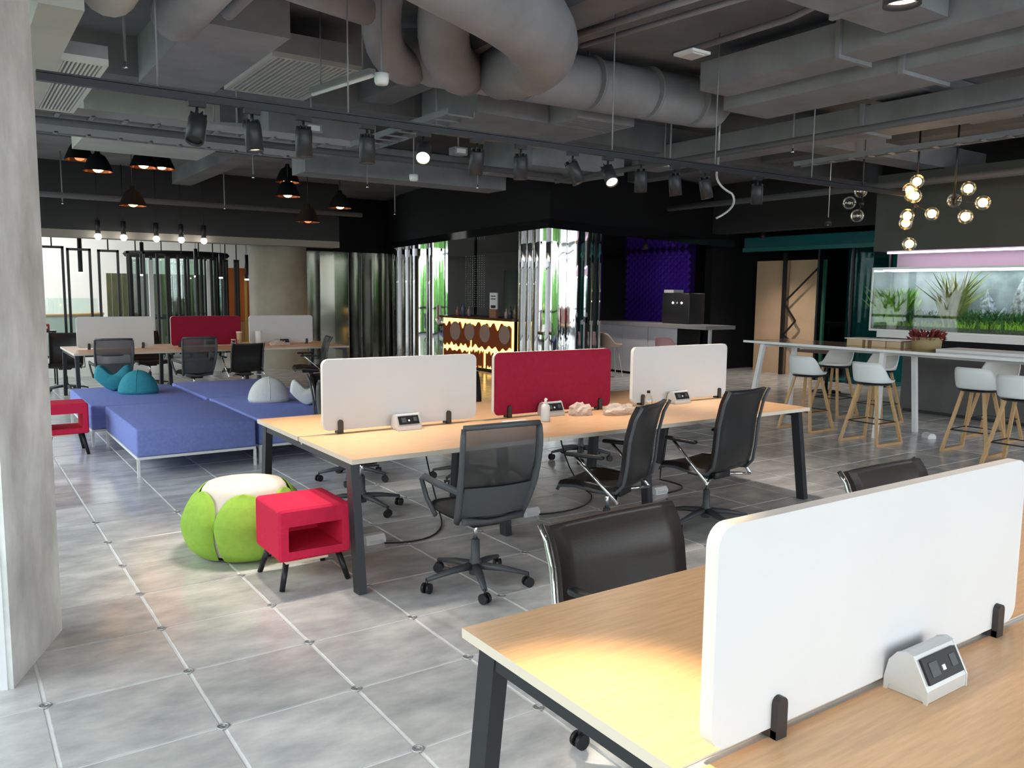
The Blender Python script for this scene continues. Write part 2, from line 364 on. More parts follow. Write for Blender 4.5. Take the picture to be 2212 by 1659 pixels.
def grille(label, x0, x1, y0, y1, z, n, along='y', m=SILVER, body=.18):
    t = thing('ceiling_grille', label, 'grille', (x0, y0, z))
    w, d = x1 - x0, y1 - y0
    MB().box(-.03, w + .03, -.03, d + .03, .02, body).obj('housing', DUCT, t)
    MB().box(-.03, 0, -.03, d + .03, -.02, .02).box(w, w + .03, -.03, d + .03, -.02, .02).box(0, w, -.03, 0, -.02, .02).box(0, w, d, d + .03, -.02, .02).obj('frame', m, t)
    if along == 'y':
        me = MB().box(0, w / n * .5, 0, d, -.015, .005).mesh('slat', m)
        for i in range(n): link('slat', me, t, ((i + .25) * w / n, 0, 0))
    else:
        me = MB().box(0, w, 0, d / n * .5, -.015, .005).mesh('slat', m)
        for i in range(n): link('slat', me, t, (0, (i + .25) * d / n, 0))
    return t
GR = mat('grille_paint', (.45, .45, .44), .6)
grille('pale slatted air grille beside the concrete pillar', -.12, .10, 2.25, 3.95, 3.12, 9, 'y', mat('grille_pale', (.62, .63, .60), .6), .1)
tag(MB().box(-.36, -.16, 1.0, 4.1, 3.06, 3.5).obj('plenum_box', DUCTL), 'pale duct box between the pillar and the slatted grille', 'duct')
grille('broad ribbed ceiling grille left of the white smoke sensor', 1.45, 2.15, 2.95, 4.25, 3.55, 16, 'y', GR)
tag(MB().box(.75, 1.42, 2.5, 4.6, 3.56, CZ).obj('fan_coil_unit', DUCT), 'flat grey air unit beside the broad ribbed grille', 'air unit')
grille('dark recessed air grille right of centre under the long round duct', 4.5, 5.2, 2.9, 3.3, 3.45, 5, 'x', DUCT)
tag(MB().box(3.6, 5.3, 3.35, 4.5, 3.45, CZ).obj('fan_coil_unit', DUCT), 'large grey air unit behind the dark recessed grille', 'air unit')
tag(MB().box(2.2, 3.4, 5.4, 6.6, 3.4, CZ).obj('fan_coil_unit', DUCT), 'grey air unit beyond the row of track lights', 'air unit')
tag(MB().box(.5, 1.9, 6.2, 7.3, 3.3, CZ).obj('fan_coil_unit', DUCTL), 'pale grey air unit above the blue daybeds', 'air unit')
tag(MB().box(5.6, 7.2, 5.2, 6.4, 3.35, CZ).obj('fan_coil_unit', DUCT), 'dark grey air unit above the mirrored kiosk edge', 'air unit')
tag(MB().box(3.2, 6.4, 7.0, 7.5, 3.25, 3.67).obj('air_duct', DUCT), 'rectangular duct between the copper pendants and the kiosk', 'duct')
# cable trays
def tray(label, p, q, w, hang=(.2, .8)):
    p = Vector(p); q = Vector(q); L_ = (q - p).length; ang = math.atan2(q.y - p.y, q.x - p.x)
    t = thing('cable_tray', label, 'cable tray', p, ang)
    MB().box(0, L_, -w / 2, -w / 2 + .012, 0, .06).box(0, L_, w / 2 - .012, w / 2, 0, .06).obj('rail', DUCT, t)
    me = MB().box(0, .03, -w / 2, w / 2, 0, .012).mesh('rung', DUCT); n = int(L_ / .25)
    for i in range(n): link('rung', me, t, (i * L_ / n, 0, 0))
    for h in hang: MB().tube([(L_ * h, 0, 0), (L_ * h, 0, CZ - p.z)], .008, 6).obj('hanger_rod', DUCT, t)
tray('grey cable tray crossing the left ceiling behind the track', (-2.8, 4.25, 3.12), (2.6, 4.25, 3.12), .22)
tray('second thin cable tray behind the first on the left ceiling', (-2.8, 4.75, 3.05), (2.4, 4.75, 3.05), .12)
tray('narrow cable tray running away above the middle desk', (3.2, 3.0, 3.3), (3.2, 5.3, 3.3), .3)
tray('cable tray high at the far right beside the globe lamps', (8.4, -1.5, 3.35), (8.4, 3.2, 3.35), .16)
for i, (a, b, r_, lb) in enumerate([((-2.8, 5.6, 3.3), (6.4, 5.6, 3.3), .04, 'long thin water pipe crossing behind the cable trays'), ((-2.8, 7.9, 3.75), (6.9, 7.9, 3.75), .05, 'long thin water pipe above the blue daybeds'),
        ((-2.8, 11.9, 3.2), (6.2, 11.9, 3.2), .05, 'long water pipe close to the dark atrium beam'), ((6.6, -3, 3.3), (6.6, 6, 3.3), .035, 'thin water pipe running away beyond the track end'),
        ((9.9, -3, 3.2), (9.9, 7, 3.2), .05, 'thin water pipe above the aquarium hood')]):
    tag(MB().tube([a, b], r_, 8).obj('water_pipe', mat('pipe_paint', (.12, .12, .13), .6)), lb, 'pipe')
# small ceiling devices
def sensor(label, x, y, z):
    t = thing('smoke_sensor', label, 'sensor', (x, y, z)); MB().lathe([(0, -.04), (.04, -.04), (.048, -.02), (.05, .03), (0, .03)], 16).obj('body', WHITEM, t)
    MB().tube([(0, 0, .03), (0, 0, CZ - z)], .008, 6).obj('stem', DUCT, t)
sensor('white smoke sensor hanging below the curved branch duct', 1.66, 1.45, 3.1)
sensor('small white sensor between two track spotlights', 3.55, 4.6, 2.95)
t = thing('ceiling_speaker', 'square white access plate on the ceiling at upper right', 'ceiling plate', (4.1, 1.0, 3.55)); MB().box(-.1, .1, -.1, .1, 0, .02).obj('plate', WHITEM, t); MB().box(-.07, .07, -.07, .07, -.008, 0).obj('insert', SILVER, t)

# ------------------------------------------------------------------ track and spotlights
tr = thing('light_track', 'long dark lighting track carrying the row of spotlights', 'track', (-.35, 1.40, 2.80))
MB().box(0, 8.2, -.018, .018, -.02, .02).obj('rail', STEEL, tr)
MB().box(0, 8.2, -.026, .026, .022, .032).obj('cover', STEEL, tr)
for x in (.6, 1.75, 4.0, 5.2, 6.575): MB().tube([(x, 0, .03), (x, 0, CZ - 2.8)], .006, 6).obj('hanger_rod', DUCT, tr)
SPOT_L = []
def spot(label, x, z, tilt, pan, lit, power=0, y=1.40, ang=75, lc=(1, .88, .74)):
    t = thing('track_spotlight', label, 'spotlight', (x, y, 2.78), 0, 'spotlights on the ceiling track')
    MB().box(-.05, .05, -.016, .016, -.03, 0).obj('adapter', BLKP, t)
    MB().tube([(0, 0, -.03), (0, 0, -.09)], .008, 8).obj('stem', BLKP, t)
    M = Matrix.Translation((0, 0, -.115)) @ Matrix.Rotation(pan, 4, 'Z') @ Matrix.Rotation(tilt, 4, 'X')
    sh = MB(); sh.lathe([(.0, .03), (.048, .03), (.052, .02), (.052, -.135), (.046, -.135), (.044, -.12)], 20, M).obj('barrel', STEEL, t)
    fin = MB()
    for q in range(8): fin.box(-.003, .003, .02, .049, .03, .05, M @ Matrix.Rotation(q * PI / 4, 4, 'Z'))
    fin.obj('heat_fins', BLKP, t)
    MB().lathe([(0.0, -.118), (.045, -.118)], 18, M).obj('lens', LAMPON if lit == 2 else (LAMPDIM if lit else BLKP), t)
    if power:
        l = bpy.data.lights.new('spot_lamp', 'SPOT'); l.energy = power; l.color = lc; l.spot_size = R(ang); l.spot_blend = .9; l.shadow_soft_size = .05
        lo = bpy.data.objects.new('spot_lamp', l); COL.objects.link(lo); lo.parent = t; lo.matrix_local = M @ Matrix.Translation((0, 0, -.14))
SP = [(.46, -.5, 2.6, 0, 0), (.78, .12, .6, 1, 60), (1.10, 0, 0, 1, 90), (1.53, 0, 0, 1, 60), (1.95, .95, -.55, 2, 60), (2.38, -.2, 0, 0, 0), (2.76, 0, 0, 1, 90),
      (3.25, .42, .8, 1, 60), (3.61, .75, -.3, 2, 60), (3.97, 0, 0, 0, 0), (4.36, .1, 1, 0, 0), (4.73, .2, .8, 1, 110), (5.43, 0, 0, 0, 0)]
spn = ['tilted pale-lit', 'leaning', 'lit', 'lit', 'blazing', 'unlit', 'lit', 'turned', 'blazing', 'unlit', 'unlit', 'leaning', 'unlit']
for i, (x, tl, pn, lit, pw) in enumerate(SP):
    spot('%s cylinder spotlight on the track, %s from the left' % (['dark', 'dark', 'black', 'black', 'glaring', 'black', 'black', 'turned', 'glaring', 'unlit', 'unlit', 'leaning', 'unlit'][i], ORD[i]), x, 0, -tl, pn, lit, pw)
# spot that lights the near desk, on a second track behind the camera's left
tr2 = thing('light_track', 'short lighting track above the nearest desk, over the top edge', 'track', (-.6, -2.3, 2.80))
MB().box(0, 4, -.018, .018, -.02, .02).obj('rail', STEEL, tr2)
MB().tube([(.3, 0, .02), (.3, 0, 1.15)], .006, 6).obj('hanger_rod', DUCT, tr2); MB().tube([(3.6, 0, .02), (3.6, 0, 1.15)], .006, 6).obj('hanger_rod', DUCT, tr2)
spot('spotlight above the nearest desk end, over the top edge', .36, 0, .05, PI, 1, 270, -2.3, 30, (1, .80, .48))
for i, x in enumerate((1.5, 2.4, 3.2)): spot('added fill spotlight over the nearest desk past the top edge, %s from the left' % ORD[i + 1], x, 0, 0, 0, 1, 22, -2.3, 100)  # unseen fill spots added to brighten the upward-facing surfaces

# ------------------------------------------------------------------ desks
def desk(label, x0, x1, y0, y1, n=3, legs=True):
    t = thing('bench_desk', label, 'desk', (x0, y0, 0)); w = x1 - x0; d = y1 - y0; z1 = .77; th = .028
    mw = w / n; hd = d / 2; cg = .012
    me = MB().box(.001, mw - .001, 0, hd - cg, z1 - th, z1, side=1).mesh('tabletop_panel', [WOOD, EDGE])
    for i in range(n):
        link('tabletop_panel', me, t, (i * mw, 0, 0)); link('tabletop_panel', me, t, (i * mw, hd + cg, 0))
    MB().box(.02, w - .02, hd - .011, hd + .011, z1 - .05, z1 - .006).obj('centre_channel', SILVER, t)
    zt = z1 - th
    for xi, x in enumerate([.045] + [mw * i for i in range(1, n)] + [w - .045]):
        ins = .5 if 0 < xi < n else 0
        MB().box(x - .021, x + .021, .07 + ins * .4, d - .07 - ins * .4, zt - .05, zt).obj('cross_beam', STEEL, t)
        for s_ in (0, 1):
            ya, yb = (.10 + ins * .9, -.02 + ins) if s_ == 0 else (d - .10 - ins * .9, d + .02 - ins)
            yb = max(.0, min(d, yb))
            MB().bar((x, ya, zt - .01), (x, yb, .0), .05, .075).obj('leg', STEEL, t)
    for yy in (hd - .25, hd + .25): MB().box(.05, w - .05, yy - .02, yy + .02, zt - .045, zt - .005).obj('long_beam', STEEL, t)
    return t
desk('nearest beech bench desk with black angled legs at lower right', .335, 4.42, -3.47, -1.81)
desk('middle beech bench desk with black angled legs beside the red side table', .995, 5.08, .47, 2.15)
desk('far beech bench desk with black legs behind the blue daybeds', .62, 4.72, 9.15, 10.83)

def divider(label, x0, x1, y, m, clips=(.12, .82)):
    t = thing('desk_divider', label, 'divider', ((x0 + x1) / 2, y, .77), 0, 'desk privacy screens'); w = (x1 - x0) / 2; z0, z1 = .022, .487; hz = .016
    M = XZ @ Matrix.Identity(4)
    MB().prism(rrect(-w, w, z0, z1, .045, 7), -hz, hz, M, 0, 1).obj('panel', [m, TRIMW], t)
    for c_ in clips:
        xx = -w + 2 * w * c_
        for s_ in (-1, 1):
            MB().prism([(xx - .017, 0), (xx + .017, 0), (xx + .017, .075)] + [(xx + .017 * math.cos(a * PI / 6), .075 + .017 * math.sin(a * PI / 6)) for a in range(1, 6)] + [(xx - .017, .075)], s_ * hz, s_ * (hz + .016), M).obj('clip', CLIP, t)
        MB().box(xx - .017, xx + .017, -.03, .03, 0, .018).obj('clip_foot', CLIP, t)
divider('large white desk screen on the nearest desk at right', .405, 1.665, -2.64, PANELW, (.16, .91))
divider('white desk screen on the middle desk beside the daybeds, left of the crimson one', 1.157, 2.318, 1.31, PANELW, (.1, .80))
divider('crimson desk screen in the middle of the middle desk', 2.472, 3.60, 1.31, PANELR, (.12, .9))
divider('white desk screen at the right end of the middle desk', 3.842, 4.985, 1.31, PANELW, (.1, .92))
divider('white desk screen on the far desk, left of the far crimson one', .76, 1.83, 10.0, PANELW, (.15, .85))
divider('crimson desk screen on the far desk behind the daybeds', 2.08, 3.17, 10.0, PANELR, (.12, .88))
divider('white desk screen at the right end of the far desk near the round column', 3.31, 4.40, 10.0, PANELW, (.1, .9))

def power_box(label, x, y, fs=1.0, rz=0):
    t = thing('desk_socket', label, 'power socket', (x, y, .77), rz); L_ = .18
    prof = [((y_ - .02) * .65, z_) for y_, z_ in [(.09, 0), (.09, .03), (.075, .075), (.045, .10), (.012, .108), (-.015, .103), (-.075, .03), (-.075, 0), (-.062, 0), (-.055, .015), (.07, .015), (.075, 0)]]
    for s_ in (0, 1): MB().prism(prof, -L_ / 2 + s_ * (L_ - .006), -L_ / 2 + s_ * (L_ - .006) + .006, YZ).obj('side_plate', SILVER, t)
    MB().prism([(p[0] * .97, p[1] * .97 + .001) for p in prof[:8]], -L_ / 2 + .006, L_ / 2 - .006, YZ).obj('housing', SILVER, t)
    a = Vector(prof[5]); b = Vector(prof[6]); d = (b - a).normalized(); nn = Vector((d.y, -d.x)); nn = -nn if nn.x > 0 else nn
    def slab(u0, u1, q0, q1, h0, h1):
        pts = []
        for q, hh in ((q0, h0), (q1, h0), (q1, h1), (q0, h1)):
            p = a + d * q + nn * hh; pts.append((p.x, p.y))
        return MB().prism(pts, u0, u1, YZ)
    LL = (b - a).length
    fpl = slab(-.075, .075, .012, LL - .012, -.002, .005).obj('face_plate', BLKP, t)
    slab(-.055, -.02, .025, LL - .025, .005, .0065).obj('socket_outlet', GREYP, fpl)
    slab(-.006, .006, .04, .052, .005, .007).obj('indicator', WHITEM, fpl)
    slab(.035, .06, .025, LL - .03, .005, .0065).obj('usb_outlet', GREYP, fpl)
    return t
power_box('silver desk power socket in front of the large white screen', 1.095, -2.705)
power_box('silver desk power socket before the left white screen of the middle desk', 1.72, 1.235)
power_box('silver desk power socket beside the hand sanitizer bottle', 2.95, 1.235)
power_box('silver desk power socket before the right white screen of the middle desk', 4.32, 1.235)

# ------------------------------------------------------------------ office chairs (face +y)
def chair_base(t, z_seat=.44):
    for k in range(5):
        a = R(90 + 18 + 72 * k); c_, s_ = math.cos(a), math.sin(a)
        lg = MB().tube([(c_ * .02, s_ * .02, .115), (c_ * .16, s_ * .16, .105), (c_ * .31, s_ * .31, .078)], [.03, .024, .015], 8, flat=(1, .75)).obj('base_leg', GREYP, t)
        cs = MB(); M = T(c_ * .31, s_ * .31, .03, a + .6)
        for q in (-.016, .016): cs.tube([(0, q - .008, 0), (0, q + .008, 0)], .03, 14, M=M)
        cs.tube([(0, 0, .01), (0, 0, .055)], .007, 6, M=M); cs.obj('caster', BLKP, lg)
    MB().lathe([(0, .06), (.036, .065), (.036, .14), (.027, .16), (.025, .27), (0, .27)], 14).obj('gas_cover', GREYP, t)
    MB().tube([(0, 0, .27), (0, 0, z_seat - .05)], .014, 12).obj('gas_lift', CHROME, t)
    MB().rbox(-.09, .09, -.14, .12, z_seat - .06, z_seat - .005, .012).obj('tilt_mechanism', BLKP, t)
def seat_pad(t, z, m, w=.24, th=.06):
    def fn(sgn):
        def f(u, v):
            a = 2 * PI * u; c_, s_ = math.cos(a), math.sin(a); k = v
            e = .55; x = math.copysign(abs(c_) ** e, c_) * w * k; y = math.copysign(abs(s_) ** e, s_) * w * 1.0 * k + .02
            edge = (1 - k ** 6) ** .5 if k < 1 else 0
            zz = z + sgn * th / 2 * edge - .02 * S(.1, .26, y) + .008 * (x / w) ** 2
            return (x, y, zz)
        return f
    MB().grid(fn(1), 28, 7).grid(fn(-1), 28, 7).obj('seat', m, t)
def mesh_chair(label, loc, rz, group):
    t = thing('mesh_office_chair', label, 'chair', loc, rz, group); chair_base(t); seat_pad(t, .465, FABK, .24, .07)
    def bk(x, z): return -.20 - .13 * (z - .46) / .58 - .05 * math.sin((z - .46) / .58 * PI) + .035 * (x / .24) ** 2
    for s_ in (-1, 1):
        pts = [(s_ * (.205 + .035 * math.sin((z - .46) / .58 * PI * .75)), bk(.22, z), z) for z in [.44 + i * .06 for i in range(10)]]
        MB().tube(pts, [.026] * 5 + [.022] * 4 + [.018], 8, flat=(.7, 1.1)).obj('back_frame', GREYP, t)
        MB().tube([(s_ * .235, bk(.2, .62) - .0, .63), (s_ * .275, -.05, .645), (s_ * .285, .08, .655), (s_ * .28, .135, .63), (s_ * .265, .10, .53), (s_ * .245, .02, .44)], .016, 8, flat=(.8, 1.3)).obj('armrest', GREYP, t)
    MB().tube([(-.235, bk(.22, .985), .985), (-.12, bk(.1, .985), .99), (.12, bk(.1, .985), .99), (.235, bk(.22, .985), .985)], .016, 8).obj('top_rail', GREYP, t)
    MB().grid(lambda u, v: ((u - .5) * .445, bk((u - .5) * .46, .50 + v * .48), .50 + v * .48), 10, 12).obj('back_mesh', MESHM, t)
    def lum(o): return lambda u, v: ((u - .5) * .42, bk((u - .5) * .46, .46 + v * .19) + o, .46 + v * .19)
    MB().grid(lum(-.016), 8, 5).grid(lum(.014), 8, 5).obj('lumbar_pad', GREYP, t)
    MB().tube([(-.19, -.215, .45), (0, -.16, .42), (.19, -.215, .45)], .02, 8).obj('back_bracket', GREYP, t)
    return t
def leather_chair(label, loc, rz, group, m=LEATH, wide=.23, top=.95):
    t = thing('leather_office_chair', label, 'chair', loc, rz, group); chair_base(t)
    zk = lambda z: .50 + (z - .50) * (top - .5) / .45
    prof = [(.25, .425), (.235, .455), (.12, .465), (-.08, .445), (-.17, .455), (-.215, .50), (-.235, zk(.60)), (-.25, zk(.75)), (-.285, zk(.88)), (-.325, top)]
    def f(o):
        def g_(u, v):
            q = v * (len(prof) - 1); i = min(len(prof) - 2, int(q)); w = q - i
            y = prof[i][0] * (1 - w) + prof[i + 1][0] * w; z = prof[i][1] * (1 - w) + prof[i + 1][1] * w
            a = Vector(prof[max(0, i - 0)]); b = Vector(prof[i + 1]); d = (b - a).normalized(); n_ = Vector((d.y, -d.x)); n_ = -n_
            if v > .55: n_ = Vector((1, .15)).normalized()
            elif v < .4: n_ = Vector((0, 1))
            else: k = (v - .4) / .15; n_ = (Vector((0, 1)) * (1 - k) + Vector((1, .15)) * k).normalized()
            x = (u - .5) * 2 * wide; cv = .025 * (abs(x) / wide) ** 2 * (1 if v > .5 else .4)
            return (x, y + n_.x * (o + cv), z + n_.y * (o + cv))
        return g_
    s0 = MB().grid(f(.014), 8, 24); s0.grid(f(-.014), 8, 24)
    for u in (0, 1): s0.grid(lambda a, v, u=u: tuple(Vector(f(-.014)(u, v)) * (1 - a) + Vector(f(.014)(u, v)) * a), 1, 24)
    s0.grid(lambda u, a: tuple(Vector(f(-.014)(u, 1)) * (1 - a) + Vector(f(.014)(u, 1)) * a), 8, 1)
    s0.grid(lambda u, a: tuple(Vector(f(-.014)(u, 0)) * (1 - a) + Vector(f(.014)(u, 0)) * a), 8, 1).obj('shell', m, t)
    for s_ in (-1, 1):
        x = s_ * (wide + .008)
        MB().tube([(x, p[0] - (.006 if i > 4 else 0), p[1] - (.012 if i < 5 else 0)) for i, p in enumerate(prof)], .011, 8).obj('side_rail', GREYP if m is LEATH else CHROME, t)
        x2 = s_ * (wide + .05)
        MB().rbox(x2 - .022, x2 + .022, -.10, .17, .655, .68, .01).obj('arm_pad', BLKP, t)
        MB().tube([(x2, .10, .655), (x2 - s_ * .012, -.19, .39)], .011, 8).obj('arm_strut', CHROME, t)
        MB().tube([(x2 - s_ * .012, -.19, .39), (s_ * .08, -.10, .40)], .011, 8).obj('arm_bracket', CHROME, t)
    return t
GC = 'office chairs at the desks'
mesh_chair('black mesh office chair with its back to the viewer at the middle desk', (1.66, .24, 0), R(-4), GC)
leather_chair('black office chair seen side-on, second from the right at the middle desk', (2.77, .36, 0), R(24), GC, top=1.0)
leather_chair('black leather office chair at the right end of the middle desk', (3.74, .36, 0), R(6), GC, top=1.04)
leather_chair('brown-black leather chair back at the nearest desk, left of the white screen', (1.33, -1.62, 0), R(182), GC, LEATHB, .33, .84)
leather_chair('dark chair mostly hidden behind the large white screen', (3.2, -1.62, 0), R(180), GC, LEATHB, .33, .82)
mesh_chair('black office chair tucked under the middle desk behind the left white screen', (1.78, 2.1, 0), R(176), GC)
leather_chair('black office chair beyond the middle desk behind the crimson screen', (3.0, 2.55, 0), R(170), GC)
leather_chair('black office chair beyond the middle desk behind the right white screen', (4.5, 2.75, 0), R(195), GC)
leather_chair('black office chair with chrome arm between daybeds and middle desk', (2.15, 3.1, 0), R(200), GC)
mesh_chair('black mesh chair at the far desk, leftmost with its back to the viewer', (1.08, 9.0, 0), R(-3), GC)
mesh_chair('black mesh chair at the far desk, in front of the far crimson screen', (2.17, 8.95, 0), R(3), GC)
leather_chair('low black chair with chrome arms at the far desk', (2.9, 9.0, 0), R(0), GC, LEATH, .23, .88)
leather_chair('black chair turned side-on at the right of the far desk', (3.95, 8.95, 0), R(75), GC)
leather_chair('black chair beyond the far desk at its left end', (.72, 11.2, 0), R(170), GC)
leather_chair('black chair beyond the far desk between the white and crimson screens', (2.0, 11.3, 0), R(185), GC)

# ------------------------------------------------------------------ desk items
t = thing('sanitizer_bottle', 'white pump sanitizer bottle in front of the crimson screen', 'bottle', (2.74, 1.02, .77))
MB().lathe([(0, 0), (.03, 0), (.033, .01), (.033, .10), (.028, .118), (.013, .128), (0, .128)], 18).obj('bottle_body', mat('white_plastic', (.88, .88, .9), .3), t)
MB().tube([(0, 0, .128), (0, 0, .165)], .009, 10).tube([(0, 0, .165), (-.01, -.03, .163)], .006, 8).obj('pump', MATS['white_plastic'], t)
t = thing('clear_bottle', 'small clear bottle with dark cap before the right white screen', 'bottle', (3.84, 1.1, .77))
MB().lathe([(0, 0), (.03, 0), (.033, .01), (.033, .09), (.012, .12), (.012, .13), (0, .13)], 18).obj('bottle_body', GLASS, t); MB().tube([(0, 0, .13), (0, 0, .15)], .014, 10).obj('cap', BLKP, t)
def bag(label, x, y, s_, seed):
    r2 = random.Random(seed); bm = bmesh.new(); bmesh.ops.create_icosphere(bm, subdivisions=3, radius=1)
    for v in bm.verts:
        k = 1 + r2.uniform(-.22, .22); v.co = Vector((v.co.x * k * s_[0], v.co.y * k * s_[1], max(-.55, v.co.z * k) * s_[2] + s_[2] * .55))
    me = bpy.data.meshes.new('plastic_bag'); bm.to_mesh(me); bm.free(); me.materials.append(mat('bag_plastic', (.86, .74, .66), .25, alpha=.62))
    tag(link('plastic_bag', me, None, (x, y, .77)), label, 'bag', 'crumpled plastic bags on the middle desk')
bag('crumpled clear plastic bag right beside the power socket', 3.16, 1.14, (.10, .07, .06), 1)
bag('crumpled clear plastic bag in front of the crimson screen corner', 3.45, 1.02, (.15, .08, .05), 2)
tag(MB().rbox(2.42, 2.62, .98, 1.12, .77, .782, .004).obj('paper_stack', WHITEP), 'small white paper stack behind the mesh chair on the desk', 'paper')
# far desk items
t = thing('paper_roll', 'white paper roll standing on the far desk', 'paper roll', (3.42, 9.85, .77)); MB().lathe([(.02, 0), (.055, 0), (.055, .24), (.02, .24), (.02, 0)], 16).obj('roll', WHITEP, t)
t = thing('cup', 'tall beige paper cup on the far desk before the crimson screen', 'cup', (3.09, 9.8, .77)); MB().lathe([(0, 0), (.035, 0), (.045, .22), (0, .22)], 14).obj('body', mat('kraft', (.55, .38, .22), .8), t); MB().lathe([(.048, .22), (.048, .235), (0, .24)], 14).obj('lid', WHITEP, t)
t = thing('jar', 'small glass jar beside the beige cup on the far desk', 'jar', (2.98, 9.75, .77)); MB().lathe([(0, 0), (.04, 0), (.042, .09), (.03, .10)], 14).obj('body', GLASS, t); MB().lathe([(.036, .10), (.036, .12), (0, .12)], 14).obj('lid', mat('pink_lid', (.7, .4, .4), .5), t)
bag('pale crumpled bag on the far desk before the right white screen', 3.7, 9.7, (.14, .08, .05), 4)
power_box('silver power socket on the far desk beside the crimson screen', 2.65, 9.88)
power_box('power socket on the far desk before the right white screen', 3.85, 9.88)

# floor sockets and cables
def fsock(label, x, y, cab, rz=0):
    t = thing('floor_socket', label, 'floor socket', (x, y, 0), rz)
    MB().prism([(-.05, 0), (.05, 0), (.05, .035), (.025, .06), (-.025, .06), (-.05, .035)], -.07, .07, YZ).obj('housing', WHITEM, t)
    MB().box(-.05, .05, -.0535, -.05, .008, .03).obj('outlet_plate', SILVER, t)
    if cab: tag(MB().tube(cab, .006, 6).obj('power_cable', BLKP), cab and 'black power cable from the ' + label, 'cable')
fsock('white floor socket under the left end of the middle desk', 1.50, 1.29, arc((1.55, 1.22, .006), (1.9, 1.0, .006), (2.15, 1.5, .006)) + arc((2.15, 1.5, .006), (2.3, 2.0, .3), (1.9, 1.35, .74))[1:])
fsock('white floor socket under the crimson screen of the middle desk', 2.80, 1.29, arc((2.86, 1.24, .006), (3.3, 1.1, .006), (3.6, 1.5, .006)) + arc((3.6, 1.5, .006), (3.3, 1.5, .2), (3.1, 1.35, .74))[1:])
fsock('white floor socket under the right end of the middle desk', 4.14, 1.26, arc((4.2, 1.2, .006), (4.6, 1.2, .006), (4.5, 1.6, .006)) + arc((4.5, 1.6, .006), (4.4, 1.5, .3), (4.4, 1.35, .74))[1:])
fsock('white floor socket between the bar stools', 8.89, 1.5, None, R(60))

# ------------------------------------------------------------------ lounge: daybeds, cushions, pouf, side tables
def daybed(label, x0, x1, y0, y1):
    t = thing('daybed', label, 'daybed', (x0, y0, 0), 0, 'blue daybed modules'); w, d = x1 - x0, y1 - y0
    MB().rbox(0, w, 0, d, .185, .44, .018, 3).obj('cushion', BLUE, t)
    for a, b in (((0, .0), (w, .0)), ((0, d), (w, d)), ((0, 0), (0, d)), ((w, 0), (w, d))):
        MB().bar((a[0] + (.012 if a[0] == 0 else -.012), a[1] + (.012 if a[1] == 0 else -.012), .172), (b[0] + (.012 if b[0] == 0 else -.012), b[1] + (.012 if b[1] == 0 else -.012), .172), .024, .024).obj('frame_rail', WHITEM, t)
    for x in (.012, w - .012):
        for y in (.012, d - .012): MB().box(x - .012, x + .012, y - .012, y + .012, 0, .162).obj('leg', WHITEM, t)
daybed('front blue daybed module nearest the green pouf', .53, 1.60, 4.16, 5.90)
daybed('blue daybed module behind the front one with teal cushions', .40, 1.56, 5.96, 7.75)
daybed('blue daybed module on the right carrying the white cushions', 1.64, 2.75, 4.20, 6.05)
daybed('rear right blue daybed module nearest the far desk', 1.62, 2.78, 6.10, 7.85)
def dome(label, x, y, w, d, h, m, rz=0):
    t = thing('dome_cushion', label, 'cushion', (x, y, .44), rz)
    pr = [(0, 0)] + [(math.cos(a), math.sin(a)) for a in [i * PI / 20 for i in range(11)]]
    M = Matrix.Diagonal((w / 2, d / 2, h, 1)); vs = [(max(0, p[0]), p[1]) for p in pr]
    vs[1] = (.93, 0); vs.insert(2, (1.0, .12)); MB().lathe(vs, 26, M).obj('cover', m, t)
    MB().tube([(0.003, -d / 2 * math.cos(a), h * math.sin(a)) for a in [.12 + i * (PI - .24) / 16 for i in range(17)]], .005, 5).obj('piping', m, t)
def heart(label, x, y, w, h, m, rz=0, dep=.2):
    t = thing('saddle_cushion', label, 'cushion', (x, y, .44), rz); P = []
    n = 40
    for i in range(n):
        a = 2 * PI * i / n; px = math.cos(a); py = math.sin(a)
        if py < 0: X = px * (.55 + .45 * (1 + py)); Y = py * .5
        else: X = px; Y = py * .5 - .40 * math.exp(-(px * 2.1) ** 2) * S(0, .6, py) + .16 * S(.25, .9, abs(px)) * S(0, .5, py)
        P.append((X * w / 2, Y * h + h / 2))
    mb = MB(); rings = []
    for q in range(9):
        b = -PI / 2 + PI * q / 8; k = .78 + .22 * math.cos(b); off = math.sin(b) * dep / 2
        rings.append([((px) * k, off, (py - h / 2) * k + h / 2) for px, py in P])
    vs = [p for r_ in rings for p in r_]; fs = [[i * n + j, i * n + (j + 1) % n, (i + 1) * n + (j + 1) % n, (i + 1) * n + j] for i in range(8) for j in range(n)]
    mb.add(vs, fs, True); mb.add(rings[0], [list(range(n))[::-1]], True); mb.add(rings[-1], [list(range(n))], True)
    mb.obj('cover', m, t)
dome('teal dome cushion on the left daybed', 1.04, 6.9, .46, .34, .28, TEAL, R(-20))
heart('teal saddle-shaped cushion left of the teal dome', .84, 7.3, .44, .34, TEAL, R(-20))
dome('white dome cushion on the right daybed', 2.14, 5.42, .46, .34, .28, CUSHW, R(-15))
heart('white saddle-shaped cushion beside the white dome, partly behind the screen', 2.42, 4.95, .38, .30, CUSHW, R(-25), .18)

